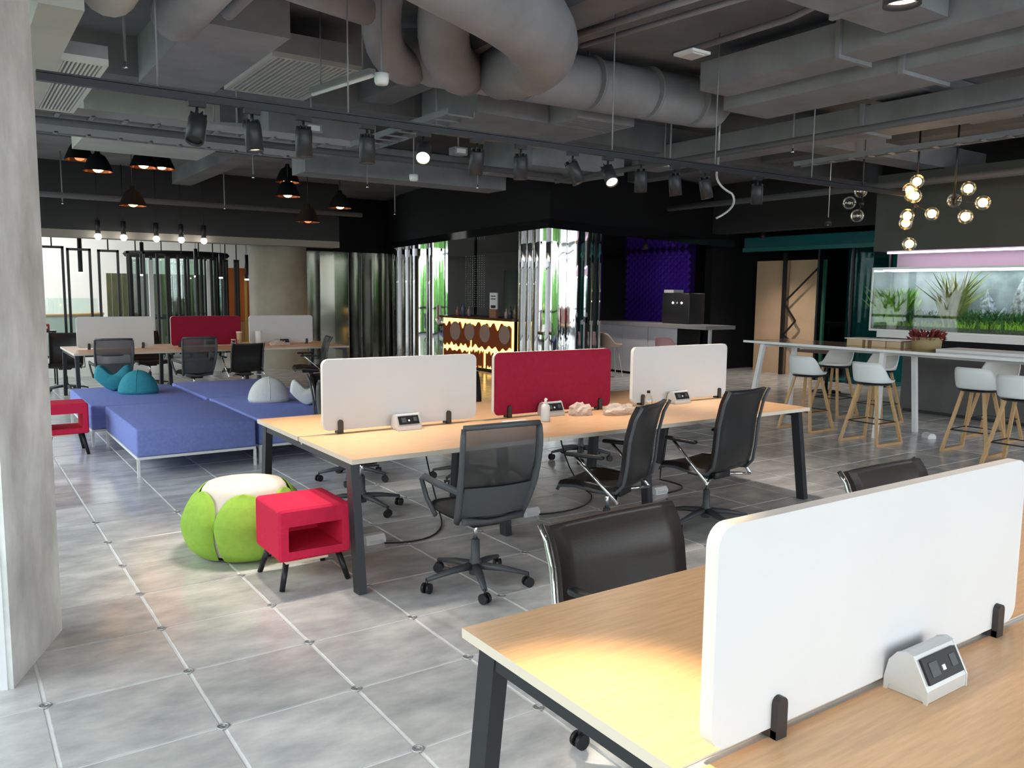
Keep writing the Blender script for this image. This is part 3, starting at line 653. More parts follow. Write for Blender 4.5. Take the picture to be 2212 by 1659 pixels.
pf = thing('petal_pouf', 'green petal pouf with cream top beside the red side table', 'pouf', (.735, 1.60, 0), R(12))
def br(z): return .265 + .095 * math.sin(min(1, (z + .02) / .24) * PI / 2) - .085 * S(.22, .46, z)
MB().lathe([(0, .012), (.24, .012)] + [(br(z) - .02, z) for z in [.03 + .04 * i for i in range(11)]] + [(.235, .456), (.15, .468), (0, .472)], 36).obj('body', CREAMF, pf)
for q in range(6):
    th = q * PI / 3
    def pet(u, v, th=th):
        s_ = (u - .5) * 2; tt = v; ww = R(30.5) * ((max(0, 1 - ((tt - .55) / .45) ** 2.4)) ** .5 if tt > .55 else (.86 + .14 * tt / .55))
        z = .012 + tt * .425; a = th + s_ * ww; puff = .045 * math.sqrt(max(0, 1 - s_ ** 4)) * (1 - S(.8, 1, tt) * .8) * S(-.12, .15, tt)
        r_ = br(z) - .004 + puff; return (r_ * math.cos(a), r_ * math.sin(a), z)
    MB().grid(pet, 20, 34).obj('petal', GREENF, pf)
MB().lathe([(0, 0), (.24, 0), (.25, .014), (0, .014)], 30).obj('base_disc', BLKP, pf)

def side_table(label, x, y, w, d, z0, z1, rz=0, back=True):
    t = thing('side_table', label, 'side table', (x, y, 0), rz); h = z1 - z0; wl = .055
    b = MB(); n = 4
    outer = rrect(-w / 2, w / 2, z0, z1, .022, n); out2 = rrect(-w / 2 + .012, w / 2 - .012, z0 + .012, z1 - .012, .014, n); inner = rrect(-w / 2 + wl, w / 2 - wl, z0 + wl, z1 - .10, .004, n); K = len(outer)
    rings = [[(x_, -d / 2 + .016 if back else -d / 2 + .016, z_) for x_, z_ in outer], [(x_, -d / 2, z_) for x_, z_ in out2], [(x_, -d / 2, z_) for x_, z_ in inner], [(x_, d / 2 - (.03 if back else 0), z_) for x_, z_ in inner],
             [(x_, d / 2, z_) for x_, z_ in out2], [(x_, d / 2 - .016, z_) for x_, z_ in outer], [(x_, -d / 2 + .016, z_) for x_, z_ in outer]]
    vs = [p for r_ in rings for p in r_]
    for a in range(6):
        if back and a == 3: continue
        b.add(vs, [[a * K + q, a * K + (q + 1) % K, (a + 1) * K + (q + 1) % K, (a + 1) * K + q] for q in range(K)])
    if back: b.add(rings[3], [list(range(K))]); b.add(rings[4], [list(range(K))])
    b.obj('upholstered_box', REDF, t)
    MB().box(-w / 2 + .04, w / 2 - .14, -d / 2 + .01, d / 2 - .01, z0 - .014, z0).obj('base_board', mat('pale_ply', (.80, .66, .50), .6), t)
    for sx in (-1, 1):
        for sy in (-1, 1): MB().tube([(sx * (w / 2 - .06), sy * (d / 2 - .06), z0), (sx * (w / 2 - .015), sy * (d / 2 - .015), 0)], [.019, .016], 10).obj('leg', BLKP, t)
side_table('bright red cube side table beside the green pouf', .875, .925, .43, .43, .17, .47)
side_table('red cube side table beside the concrete pillar', .13, 5.75, .40, .40, .22, .53, 0, False)

# ------------------------------------------------------------------ bar table, stools and what stands there
bt = thing('bar_table', 'long white-legged bar table in front of the aquarium', 'bar table', (8.27, -.9, 0))
MB().box(0, .92, 0, 4.75, 1.04, 1.07, side=1).obj('tabletop', [mat('bar_top', (.55, .45, .40), .12, coat=.5), WHITEM], bt)
for y in (1.05, 2.75, 4.5):
    MB().box(.1, .82, y - .03, y + .03, .99, 1.04).obj('cross_beam', WHITEM, bt)
    for xa, xb in ((.12, .02), (.80, .90)): MB().bar((xa, y, 1.03), (xb, y + (.12 if y > 4 else -.02), 0), .055, .055).obj('leg', WHITEM, bt)
MB().box(.44, .50, 1.05, 4.5, .98, 1.03).obj('long_beam', WHITEM, bt)
def stool(label, x, y, rz):                        # faces +y
    t = thing('bar_stool', label, 'stool', (x, y, 0), rz, 'white bar stools with wooden legs')
    zs = .70; Rw, Rd = .215, .20
    def shell(u, v):
        a = 2 * PI * u; bk = .5 - .5 * math.sin(a); hh = .03 + .20 * S(.45, .92, bk)
        if v < .6: k = v / .6 * .95; z = zs + .012 * k ** 3; o = 1
        else: q = (v - .6) / .4; k = .95 + .05 * math.sin(q * PI / 2) + .10 * q * S(.4, .9, bk); z = zs + .012 + hh * q ** 1.3
        e = .8; c_, s_ = math.cos(a), math.sin(a)
        return (math.copysign(abs(c_) ** e, c_) * Rw * k, math.copysign(abs(s_) ** e, s_) * Rd * k, z)
    o = MB().grid(shell, 40, 14).obj('seat_shell', STOOLW, t)
    sm = o.modifiers.new('thickness', 'SOLIDIFY'); sm.thickness = .012; sm.offset = -1
    MB().lathe([(0, zs - .022), (.17, zs - .022), (.195, zs - .012), (0, zs - .008)], 24).obj('seat_base', BLKP, t)
    for sx in (-1, 1):
        for sy in (-1, 1): MB().bar((sx * .11, sy * .11, zs - .02), (sx * .235, sy * .235, .012), .032, .026).obj('leg', OAK, t)
        MB().box(sx * .235 - .014, sx * .235 + .014, -.25, .25, 0, .026).obj('sled_runner', OAK, t)
    f = .19; MB().tube([(-f, -f, .25), (f, -f, .25), (f, f, .25), (-f, f, .25), (-f, -f, .25)], .007, 6).obj('footrest', BLKP, t)
stool('white bar stool on the near side of the bar table, farthest left', 8.15, 2.70, R(-90))
stool('white bar stool on the near side, second from the left, most fully seen', 8.02, 1.72, R(-92))
stool('white bar stool on the near side at right beside the floor socket', 8.42, .74, R(-88))
stool('white bar stool cut off by the right edge of the picture', 7.98, .10, R(-90))
stool('white bar stool beyond the bar table, farthest left', 9.6, 3.3, R(90))
stool('white bar stool beyond the bar table, behind the most fully seen one', 9.55, 2.6, R(88))
stool('white bar stool beyond the bar table at right', 9.5, 1.06, R(92))
KRAFT = MATS['kraft']
BOXB = mat('pale_box', (.62, .46, .30), .7)
def gift(label, x0, x1, y0, y1, z0, z1, band):
    t = thing('storage_box', label, 'box', (x0, y0, z0)); MB().rbox(0, x1 - x0, 0, y1 - y0, 0, z1 - z0, .006).obj('box_body', BOXB, t)
    MB().box(-.002, x1 - x0 + .002, band, band + .04, -.0, z1 - z0 + .002).obj('band', mat('box_band', (.20, .12, .07), .7), t)
gift('pinkish wooden box at the left end of the box row on the bar table', 8.6, 8.85, 2.2, 2.48, 1.07, 1.155, .02)
gift('pale box in the row between the wooden box and the planter', 8.62, 8.85, 1.97, 2.19, 1.07, 1.15, .18)
gift('pale box next to the planter on the bar table', 8.62, 8.85, 1.72, 1.96, 1.07, 1.15, .01)
tag(MB().rbox(8.58, 8.9, 1.75, 2.5, 1.156, 1.168, .003).obj('white_tray', WHITEM), 'thin white tray lying over the box row', 'tray')
pl = thing('planter', 'beige round planter with dark red foliage on the bar table', 'planter', (8.7, 1.5, 1.07))
MB().lathe([(0, 0), (.155, 0), (.165, .15), (.155, .155), (.15, .13), (0, .13)], 28).obj('pot', mat('pot_clay', (.36, .28, .14), .8), pl)
def leaves(n, rng, rad, h0, h1, size, seed):
    r2 = random.Random(seed); mb = MB()
    for _ in range(n):
        a = r2.random() * 2 * PI; q = rad * math.sqrt(r2.random()); c_ = Vector((q * math.cos(a), q * math.sin(a), h0 + (h1 - h0) * r2.random()))
        d = Vector((math.cos(a) * .8 + r2.uniform(-.5, .5), math.sin(a) * .8 + r2.uniform(-.5, .5), r2.uniform(.2, 1.2))).normalized(); s_ = d.cross(Vector((r2.uniform(-1, 1), r2.uniform(-1, 1), .2))).normalized()
        L_ = size * r2.uniform(.6, 1.3); mb.add([c_, c_ + d * L_ * .5 + s_ * L_ * .22, c_ + d * L_, c_ + d * L_ * .5 - s_ * L_ * .22], [(0, 1, 2, 3)])
    return mb
lo = leaves(260, None, .17, .11, .20, .07, 5).obj('foliage', mat('red_leaf', (.22, .035, .04), .6, var=.5, vscale=20), pl); lo['kind'] = 'stuff'
tag(MB().rbox(8.5, 9.0, -.6, 1.28, 1.07, 1.105, .004).obj('white_board_stack', WHITEP), 'stack of long white boards on the bar table at the right edge', 'board stack')

# ------------------------------------------------------------------ aquarium wall
cb = thing('low_cabinet', 'long dark grey cabinet under the aquarium', 'cabinet', (10.8, -3, 0))
GREYC = mat('cabinet_grey', (.115, .115, .12), .5, var=.1, vscale=3)
MB().box(.02, 1.2, 0, 6.0, .05, .93).obj('body', GREYC, cb); MB().box(.06, 1.15, .02, 5.98, 0, .05).obj('plinth', BLKP, cb)
for i in range(5): MB().box(0, .02, i * 1.2 + .006, i * 1.2 + 1.194, .06, .92).obj('door', GREYC, cb)
MB().box(-.05, 1.2, 0, 6.4, 1.08, 1.17).obj('ledge', WHITEM, cb); MB().box(.05, 1.2, 0, 6.3, .93, 1.08).obj('dark_recess', DARK, cb)
aq = thing('aquarium', 'long planted aquarium with rocks at the right edge', 'aquarium', (10.8, -3, 1.17))
LN, DP, HT = 6.56, .6, .95
MB().box(0, DP, 0, LN, 0, .03).obj('base', WHITEM, aq)
MB().box(.0, .012, 0, LN, .03, HT - .03).obj('front_glass', glass_mat('aquarium_glass', (.97, .98, .98), .03, .02, .18), aq); MB().box(0, DP, LN - .012, LN, .03, HT - .03).obj('end_glass', GREENGLASS, aq)
MB().box(DP - .02, DP, 0, LN, .03, HT).obj('back_panel', mat('aqua_back', (.36, .43, .48), .5, var=.35, vscale=3.5), aq)
MB().box(-.005, DP, 0, LN, HT - .03, HT).obj('top_frame', SILVER, aq)
MB().box(-.01, .012, LN - .02, LN, 0, HT).obj('corner_post', WHITEM, aq)
MB().box(.12, .48, .1, LN - .1, HT - .055, HT - .035).obj('light_strip', mat('aqua_lamp', (1, 1, 1), emit=(.92, 1, .97), estr=2.6), aq)
MB().box(.02, DP - .03, .02, LN - .03, .03, .09).obj('gravel_bed', mat('gravel', (.10, .13, .08), .9, var=.6, vscale=40), aq)
rk = random.Random(11)
for i, (y, s_, h) in enumerate([(6.0, .10, .16), (5.75, .14, .2), (5.42, .14, .22), (5.2, .1, .26), (5.05, .15, .55), (4.82, .12, .32), (4.58, .17, .66), (4.3, .16, .45), (4.0, .2, .5), (3.4, .25, .5)]):
    bm = bmesh.new(); bmesh.ops.create_icosphere(bm, subdivisions=2, radius=1)
    for v in bm.verts: k = 1 + rk.uniform(-.22, .22); zz = (v.co.z * k + .55); w_ = 1 - .55 * max(0, zz) / 1.6; v.co = Vector((v.co.x * k * .16 * w_, v.co.y * k * s_ * w_, max(0, zz) / 1.55 * h))
    me = bpy.data.meshes.new('rock'); bm.to_mesh(me); bm.free(); me.materials.append(mat('slate', (.17, .20, .25), .8, var=.6, vscale=18, col2=(.45, .5, .55))); link('rock', me, aq, (.40, y, .08))
def plants(name, y0, y1, n, h, col, seed, w=.006):
    r2 = random.Random(seed); mb = MB()
    for _ in range(n):
        y = r2.uniform(y0, y1); x = r2.uniform(.05, .42); L_ = h * r2.uniform(.5, 1.2); dx, dy = r2.uniform(-.5, .5) * L_, r2.uniform(-.6, .6) * L_; q = w * r2.uniform(.7, 1.6)
        b = Vector((x, y, .08)); m_ = b + Vector((dx * .3, dy * .3, L_ * .6)); e = b + Vector((dx, dy, L_))
        s_ = Vector((0, q, 0)); mb.add([b - s_, b + s_, m_ + s_ * 1.4, m_ - s_ * 1.4, e], [(0, 1, 2, 3), (3, 2, 4)])
    o = mb.obj(name, mat('plant_%d' % seed, col, .6, var=.4, vscale=9), aq); o['kind'] = 'stuff'
plants('moss_carpet', 3.6, 6.45, 2200, .10, (.20, .42, .05), 21)
plants('lime_grass', 4.0, 5.3, 1300, .12, (.35, .62, .06), 22)
plants('fern_clump', 6.12, 6.5, 380, .5, (.18, .40, .06), 23, .016)
plants('dark_plants', 4.0, 6.4, 900, .24, (.05, .16, .05), 24, .012)
plants('tall_stems', 5.32, 5.46, 90, .75, (.25, .28, .10), 25, .012)
hd = thing('aquarium_hood', 'dark grey hood box above the aquarium', 'hood', (10.8, -3, 2.36))
MB().box(0, 1.3, 0, 6.56, 0, 1.12).obj('hood_box', mat('hood_grey', (.075, .078, .07), .6, var=.15, vscale=1.2), hd)
MB().box(.55, .6, 0, 6.5, -.235, 0).obj('lit_backboard', mat('lilac_board', (.85, .68, .82), .6), hd)
MB().box(.1, .16, .1, 6.4, -.035, -.01).obj('light_strip', mat('lilac_light', (1, .9, 1), emit=(1, .72, .95), estr=5), hd)
struct(MB().box(12.1, 12.3, -9.1, 3.0, 0, CZ), 'wall_aquarium', mat('dark_grey_wall', (.06, .06, .062), .7))

# ------------------------------------------------------------------ globe chandeliers
BULB = mat('bulb_glow', (1, .85, .6), emit=(1, .62, .24), estr=11)
def chandelier(label, hub, globes, lit, ztop=CZ):
    t = thing('globe_chandelier', label, 'chandelier', hub); h = Vector(hub)
    MB().tube([(0, 0, 0), (0, 0, ztop - hub[2])], .012, 8).obj('stem', BLKP, t); MB().sphere((0, 0, 0), .035, 10, 6).obj('hub', BLKP, t)
    for k, g_ in enumerate(globes):
        p = Vector(g_) - h; ar = MB().tube([(0, 0, 0), p * .72], .006, 6).obj('arm', BLKP, t)
        gl = MB().sphere(p, .082, 18, 12).obj('globe', GLOBE if lit[k] else GLASS, t)
        MB().sphere(p, .05 if lit[k] else .018, 12, 8).obj('bulb', BULB if lit[k] else SILVER, gl)
chandelier('lit globe chandelier with eight bulbs above the bar table', (8.8, 1.80, 2.78), [(8.62, 1.70, 3.03), (8.9, 1.93, 2.92), (8.7, 1.83, 2.95), (8.55, 1.68, 2.86), (8.95, 1.68, 2.68), (8.7, 1.84, 2.65), (8.85, 1.94, 2.58), (8.75, 1.82, 2.32)], [1] * 8)
chandelier('lit globe chandelier with few bulbs at the right', (8.75, 1.32, 2.78), [(8.75, 1.17, 2.91), (8.75, 1.0, 2.74), (8.75, 1.18, 2.60), (9.0, 1.45, 2.82)], [1, 1, 1, 0], 3.74)
chandelier('unlit clear globe chandelier left of the lit ones', (8.75, 2.48, 2.85), [(8.75, 2.50, 3.0), (8.75, 2.65, 2.87), (8.75, 2.53, 2.70)], [0, 0, 0])
tl = thing('pendant_spot', 'slim pendant spotlight left of the unlit globes', 'pendant', (8.9, 3.05, 2.62)); MB().lathe([(0, .1), (.03, .1), (.045, 0), (.03, 0)], 14).obj('shade', STEEL, tl); MB().tube([(0, 0, .1), (0, 0, CZ - 2.62)], .006, 6).obj('rod', SILVER, tl); MB().lathe([(0, .004), (.03, .004)], 12).obj('lens', LAMPDIM, tl)

# ------------------------------------------------------------------ copper pendants over the far desk
PN = [(172, .9, 3.53, 0), (202, 1.07, 3.33, 1), (310, 1.76, 3.50, 1), (362, 2.10, 3.56, 1), (300, 1.67, 2.96, 1), (622, 3.98, 3.46, 1), (602, 3.82, 3.18, 1), (735, 4.9, 3.10, 1), (665, 4.32, 2.83, 0)]
PL = ['dim black bell pendant, uppermost beside the pillar', 'glowing copper bell pendant nearest the pillar', 'glowing copper bell pendant, left of the touching pair', 'glowing copper bell pendant, right of the touching pair',
      'lowest glowing copper bell pendant on the left', 'upper glowing copper bell pendant of the right group', 'glowing copper bell pendant just below the upper right one', 'rightmost glowing copper bell pendant', 'dim dark bell pendant, lowest of the right group']
for (u, x, z, lit), lb in zip(PN, PL):
    t = thing('bell_pendant', lb, 'pendant lamp', (x, 9.9 + {300: .45, 602: -.45, 202: -.45, 362: .42}.get(u, 0), z), 0, 'bell pendant lamps')
    MB().lathe([(.20, 0), (.19, .03), (.165, .09), (.135, .16), (.10, .215), (.04, .25), (.03, .30), (0, .30)], 24).obj('shade', mat('bell_black', (.01, .01, .012), .9, spec=.05), t)
    MB().lathe([(.197, .002), (.186, .03), (.16, .088), (.13, .155), (.095, .205), (0, .215)], 24).obj('shade_lining', COPPER, t)
    MB().sphere((0, 0, .035), .07, 12, 8, (1, 1, .7)).obj('bulb', LAMPWARM if lit else mat('bulb_red', (.8, .2, .1), emit=(1, .25, .1), estr=1.2), t)
    MB().tube([(0, 0, .3), (0, 0, CZ - z)], .006, 6).obj('cord', BLKP, t)

# ------------------------------------------------------------------ atrium beyond the dark beam
struct(MB().box(-2.9, 6.2, 13.72, 25, -.01, .004), 'floor_atrium', mat('pale_floor', (.70, .68, .62), .25))
ap = thing('olive_partition', 'olive wooden slatted partition in the bright atrium', 'partition', (2.66, 20, 0))
OLV = mat('olive_wood', (.17, .17, .085), .6, var=.3, vscale=4, stretch=(8, 8, .6))
sl = MB().box(0, .115, 0, .06, 0, 2.06).mesh('slat', OLV)
for i in range(30): link('slat', sl, ap, (i * .124, 0 if i % 2 else .02, 0))
rc = thing('reception_counter', 'round white reception counter with mint glass in the atrium', 'counter', (1.0, 20.6, 0))
MB().lathe([(1.55, 0), (1.55, .88), (1.62, .90), (1.62, 1.0), (1.3, 1.0)], 40, a0=PI, a1=2 * PI).obj('counter_body', mat('mint', (.62, .80, .72), .3), rc)
MB().lathe([(1.64, .98), (1.64, 1.03), (1.25, 1.03)], 40, a0=PI, a1=2 * PI).obj('counter_ledge', OAK, rc)
MB().lathe([(1.5, 1.03), (1.5, 1.42)], 40, a0=PI, a1=2 * PI).obj('glass_screen', GREENGLASS, rc)
def frame(label, x, y, w, z1, rz):
    t = thing('hanging_frame', label, 'frame', (x, y, 0), rz, 'black hanging metal frames'); b = .045
    MB().box(-w / 2, -w / 2 + b, -.02, .02, .35, z1).obj('side_bar', BLKP, t); MB().box(w / 2 - b, w / 2, -.02, .02, .35, z1).obj('side_bar', BLKP, t)
    MB().box(-w / 2, w / 2, -.02, .02, z1 - b, z1).obj('top_bar', BLKP, t); MB().box(-w / 2, w / 2, -.02, .02, .35, .35 + b).obj('bottom_bar', BLKP, t)
    MB().tube([(0, 0, z1), (0, 0, CZ)], .012, 6).obj('rod', BLKP, t)
FX = [(.87, 2.46), (1.32, 2.43), (1.83, 2.42), (2.32, 2.41), (2.80, 2.38), (3.18, 2.36), (3.52, 2.34), (3.80, 2.32), (4.05, 2.3), (4.28, 2.3)]
for i, (x, z) in enumerate(FX): frame('black metal frame hung before the atrium, %s from the left' % ORD[i], x, 14.0, [.4, .42, .38, .34, .24, .2, .16, .14, .12, .12][i], z, [0, 0, 0, 0, .3, .4, .5, .5, .5, .5][i])
def tubep(label, x, y, z0, z1):
    t = thing('tube_pendant', label, 'pendant lamp', (x, y, z0), 0, 'black tube pendants'); MB().tube([(0, 0, .03), (0, 0, z1 - z0)], .045, 12).obj('tube', BLKP, t); MB().tube([(0, 0, 0), (0, 0, .03)], .046, 12).obj('lamp_end', LAMPWHITE, t)
    MB().tube([(0, 0, z1 - z0), (0, 0, CZ - z0)], .006, 6).obj('cord', BLKP, t)
for i, (x, z0, z1) in enumerate([(1.63, 1.98, 2.75), (2.88, 1.96, 2.7), (4.05, 1.95, 2.6), (4.62, 1.93, 2.5), (5.15, 1.90, 2.5), (5.32, 1.9, 2.5), (5.42, 1.9, 2.5)]): tubep('black tube pendant in the atrium, %s from the left' % ORD[i], x * (1 if i > 3 else .985), 16.2, z0, z1)
dr = thing('glass_drum', 'round glass revolving-door drum with black mullions in the atrium', 'revolving door', (4.05, 18.3, 0))
for k in range(16):
    a = 2 * PI * k / 16; MB().bar((1.1 * math.cos(a), 1.1 * math.sin(a), 0), (1.1 * math.cos(a), 1.1 * math.sin(a), 2.45), .05, .05).obj('mullion', BLKP, dr)
    MB().lathe([(1.08, .05), (1.08, 2.4)], 3, a0=a + .03, a1=a + 2 * PI / 16 - .03).obj('pane', GREENGLASS, dr)
MB().lathe([(1.14, .95), (1.14, 1.0)], 40).obj('mid_rail', BLKP, dr)
MB().lathe([(0, 2.45), (1.2, 2.46), (1.25, 2.52), (1.2, 2.58), (0, 2.6)], 40).obj('canopy', DARK, dr)
for i, (x, y) in enumerate([(4.45, 16.9), (4.78, 16.7), (3.2, 17.2)]): tag(MB().box(x - .05, x + .05, y - .05, y + .05, 0, 2.35).obj('white_upright', WHITEM), ['slim white bar as a glass reflection before the drum, left', 'slim white bar as a glass reflection beside the orange wall', 'slim white post where the olive partition ends'][i], 'post')  # drum and orange-wall bars are solid stand-ins for bright glass reflections
ow = thing('orange_wall', 'orange panel wall left of the round concrete column', 'wall panel', (4.95, 17.0, 0)); MB().box(0, .8, 0, .1, .9, 2.2).obj('panel', mat('orange', (.62, .16, .03), .6), ow); MB().box(0, .8, 0, .1, 0, .88).obj('lower_panel', mat('orange2', (.55, .33, .14), .6), ow)
MB().box(.36, .42, -.06, 0, .3, 2.0).obj('yellow_post', mat('yellow_wood', (.72, .48, .14), .5), ow)
tag(MB().lathe([(.61, 0), (.61, 2.62), (0, 2.62)], 40, T(5.2, 14.1, 0)).obj('round_column', CONC2), 'round concrete column beyond the far desk', 'column')
for i, x in enumerate([1.55, 1.98, 2.55, 3.0, 3.42]):
    t = thing('globe_spot', 'small glowing lamp under the atrium beam, %s from the left' % ORD[i], 'lamp', (x, 13.15, 2.62)); MB().sphere((0, 0, 0), .06, 12, 8).obj('bulb', LAMPWHITE, t); MB().tube([(0, 0, .05), (0, 0, .30)], .045, 10).obj('holder', BLKP, t); MB().tube([(0, 0, .3), (0, 0, CZ - 2.62)], .008, 6).obj('rod', BLKP, t)
# dark mirrored panes between the round column and the kiosk
dwl = thing('dark_mirror_wall', 'dark mirrored pane wall between the round column and the kiosk', 'glass wall', (6.0, 15.5, 0))
for i in range(8):
    x0 = i * .36; dy = .06 * math.sin(i * 1.9)
    MB().grid(lambda u, v, x0=x0, dy=dy: (x0 + .35 * u, dy * (u - .5), v * 2.62), 1, 1).obj('mirror_pane', DMIRROR, dwl)

# ------------------------------------------------------------------ mirrored kiosk with the glowing bar
kc = thing('kiosk_canopy', 'black glossy canopy of the mirrored kiosk', 'canopy', (7.04, 6.74, 2.70))
pl_ = [(0, 0), (.42, 3.3), (1.0, 7.3), (1.75, 10.3), (8, 10.3), (8, 1.9), (5.2, 1.5), (2.35, .72)]
MB().prism(pl_[::-1], 0, .14).obj('soffit', BLACKGLOSS, kc)
MB().prism([(p[0] * .97 + .12, p[1] * .98 + .12) for p in pl_][::-1], .142, 1.22).obj('fascia', DARK, kc)
def flutes(name, label, path, bulge):
    t = thing(name, label, 'column', (path[0][0], path[0][1], 0)); o = Vector(path[0])
    for a, b in zip(path[:-1], path[1:]):
        a, b = Vector(a) - o, Vector(b) - o; n_ = Vector((-(b - a).y, (b - a).x)).normalized()
        def f(u, v, a=a, b=b, n_=n_):
            p = a + (b - a) * u + n_ * bulge * (b - a).length * math.sin(u * PI); return (p.x, p.y, v * 2.70)
        MB().grid(f, 14, 1).obj('mirror_flute', MIRROR, t)
    MB().prism([(Vector(p) - o)[:] for p in path] + [((Vector(path[-1]) - o) + Vector((.5, -.06)))[:], ((Vector(path[0]) - o) + Vector((.1, .4)))[:]], .0, 2.68).obj('core', DARK, t)
flutes('mirror_column', 'polished mirror column at the kiosk corner, right of the glowing bar', [(9.6, 8.42), (9.3, 8.30), (9.0, 8.22), (8.62, 8.30), (8.42, 8.65), (8.45, 9.15), (8.52, 9.42), (8.6, 9.8)], .16)
flutes('mirror_column', 'polished mirror column left of the glowing bar', [(8.66, 12.7), (8.56, 13.5), (8.62, 14.3), (8.72, 14.9), (8.8, 15.6)], .30)
br_ = thing('glowing_bar', 'kiosk bar counter with glowing yellow dripping front', 'bar counter', (8.5, 9.83, 0))
MB().box(0.05, .75, 0, 2.85, 0, 1.1).obj('counter_body', DARK, br_)
MB().box(.03, .05, .02, 2.83, .08, 1.1).obj('lit_panel', mat('honey_light', (1, .7, .2), emit=(1, .62, .13), estr=3.2), br_)
MB().box(-.06, .8, -.02, 2.87, 1.1, 1.15).obj('counter_top', mat('dark_wood', (.09, .035, .015), .3), br_)
HB = mat('honey_brown', (.26, .055, .012), .35); MED = mat('medallion', (.36, .24, .21), .5)
def wavy(y0, y1, lo, hi, al, ah, ph, n=40):
    P = [(y0 + (y1 - y0) * i / n, lo + al * math.sin(i * .9 + ph) + al * .6 * math.sin(i * .37 + ph * 2)) for i in range(n + 1)]
    return P + [(y0 + (y1 - y0) * i / n, hi + ah * math.sin(i * .8 + ph) + ah * .8 * max(0, math.sin(i * .45 + 1.3 + ph)) * -1.6) for i in range(n, -1, -1)]
for (a, b, lo, hi, al, ah, ph) in [(.06, 1.56, .52, 1.0, .035, .05, .4), (1.64, 2.8, .52, .98, .035, .05, 2.1), (.35, 1.0, .12, .42, .03, .03, 1.0), (1.1, 1.62, .1, .42, .03, .03, 2.0), (1.72, 2.78, .12, .40, .03, .03, 3.0)]:
    MB().prism(wavy(a, b, lo, hi, al, ah, ph), .005, .028, YZ).obj('drip_plate', HB, br_)
for y, rr_ in ((.28, .2), (1.02, .2), (1.64, .2), (2.24, .22)):
    MB().prism([(y + rr_ * math.cos(a * PI / 10), .82 + rr_ * .95 * math.sin(a * PI / 10)) for a in range(20)], -.012, .004, YZ).obj('medallion', MED, br_)
t = thing('menu_stand', 'white menu stand on the glowing bar', 'sign', (8.65, 10.75, 1.15)); MB().box(-.015, .015, -.14, .14, .18, .52).obj('board', WHITEP, t); MB().box(-.03, .03, -.13, .13, 0, .18).obj('stand', mat('terra', (.35, .16, .10), .6), t)
for z in (.44, .38): MB().box(-.017, -.014, -.09, .09, z, z + .02).obj('print_line', BLKP, t)
MB().box(-.017, -.014, -.09, .09, .2, .26).obj('print_block', BLKP, t)
for i, (y, h, c_) in enumerate([(10.1, .28, (.30, .22, .12)), (10.28, .24, (.10, .10, .12)), (10.42, .2, (.6, .42, .4)), (11.9, .22, (.45, .25, .3)), (12.15, .3, (.12, .14, .2)), (12.4, .2, (.5, .2, .2))]):
    t = thing('bar_bottle', ['brown', 'black', 'pink', 'mauve', 'dark blue', 'red'][i] + ' bottle standing on the glowing bar', 'bottle', (8.75, y, 1.15)); MB().lathe([(0, 0), (.04, 0), (.042, h * .55), (.015, h * .75), (.015, h), (0, h)], 12).obj('glass_body', mat('bottle%d' % i, c_, .15), t)
struct(MB().box(11.2, 11.3, 10.6, 15.5, 0, 2.7), 'wall_kiosk', mat('kiosk_dark', (.03, .03, .032), .4))
sh = thing('kiosk_shelf', 'dark shelf with brown boxes inside the kiosk', 'shelf', (10.9, 11.0, 0))
for z in (1.0, 1.45, 1.9): MB().box(0, .3, 0, 1.6, z, z + .03).obj('shelf_board', DARK, sh)
BR = mat('brown_box', (.28, .09, .04), .6)
for i, (y, z, w, h) in enumerate([(11.1, 1.03, .3, .25), (11.55, 1.03, .35, .18), (11.15, 1.48, .35, .32), (11.65, 1.48, .3, .28), (11.1, 1.93, .28, .35), (11.5, 1.93, .3, .42)]):
    tag(MB().rbox(10.92, 11.15, y, y + w, z, z + h, .01).obj('brown_carton', BR), ['left carton on the lowest', 'right carton on the lowest', 'left carton on the middle', 'right carton on the middle', 'left carton on the top', 'right carton on the top'][i] + ' board of the kiosk shelf, brown', 'carton')
bc = MB(); 
for i in range(9):
    for j in range(24): bc.sphere((9.3, 12.15 + i * .1, 1.35 + j * .05), .014, 6, 4)
tag(bc.obj('bead_curtain', SILVER), 'silver bead curtain hanging behind the glowing bar', 'bead curtain', kind='stuff')
tag(MB().lathe([(.0, 0), (.22, 0), (.22, 2.2), (0, 2.2)], 20, T(10.4, 12.6, 0)).obj('grey_cylinder', mat('sage', (.14, .16, .14), .5)), 'grey-green upright cylinder inside the kiosk', 'cylinder')

# ------------------------------------------------------------------ coffee counter, violet tile wall, dark rooms at the right
ct = thing('coffee_counter', 'pale grey coffee counter right of the mirrored kiosk', 'counter', (11, 6.95, 0))
MB().box(-.08, .75, 0, 3.2, 1.02, 1.09).obj('counter_top', mat('grey_top', (.30, .29, .30), .3), ct)
for i in range(3): MB().box(0, .05, .85 + i * .78, .85 + i * .78 + .76, .05, 1.02).obj('front_panel', mat('lilac_white', (.62, .62, .68), .4), ct)
MB().box(.06, .7, .85, 3.18, 0, 1.02).obj('body', DARK, ct); MB().box(.1, .15, .05, .1, 0, 1.02).obj('leg', SILVER, ct)
cm = thing('coffee_machine', 'black coffee machine on the coffee counter', 'coffee machine', (11.3, 7.75, 1.09)); MB().rbox(0, .45, 0, .75, 0, .62, .02).obj('body', BLKP, cm)
for i in range(3): MB().tube([(-.01, .2 + i * .12, .42), (0, .2 + i * .12, .42)], .02, 10).obj('button', LAMPWHITE if i != 1 else SILVER, cm)
MB().box(.02, .3, .45, .72, .62, .68).obj('cup_tray', SILVER, cm)
vt = thing('violet_tile_wall', 'violet tiled wall behind the coffee counter', 'tile wall', (13, 9.35, 0))
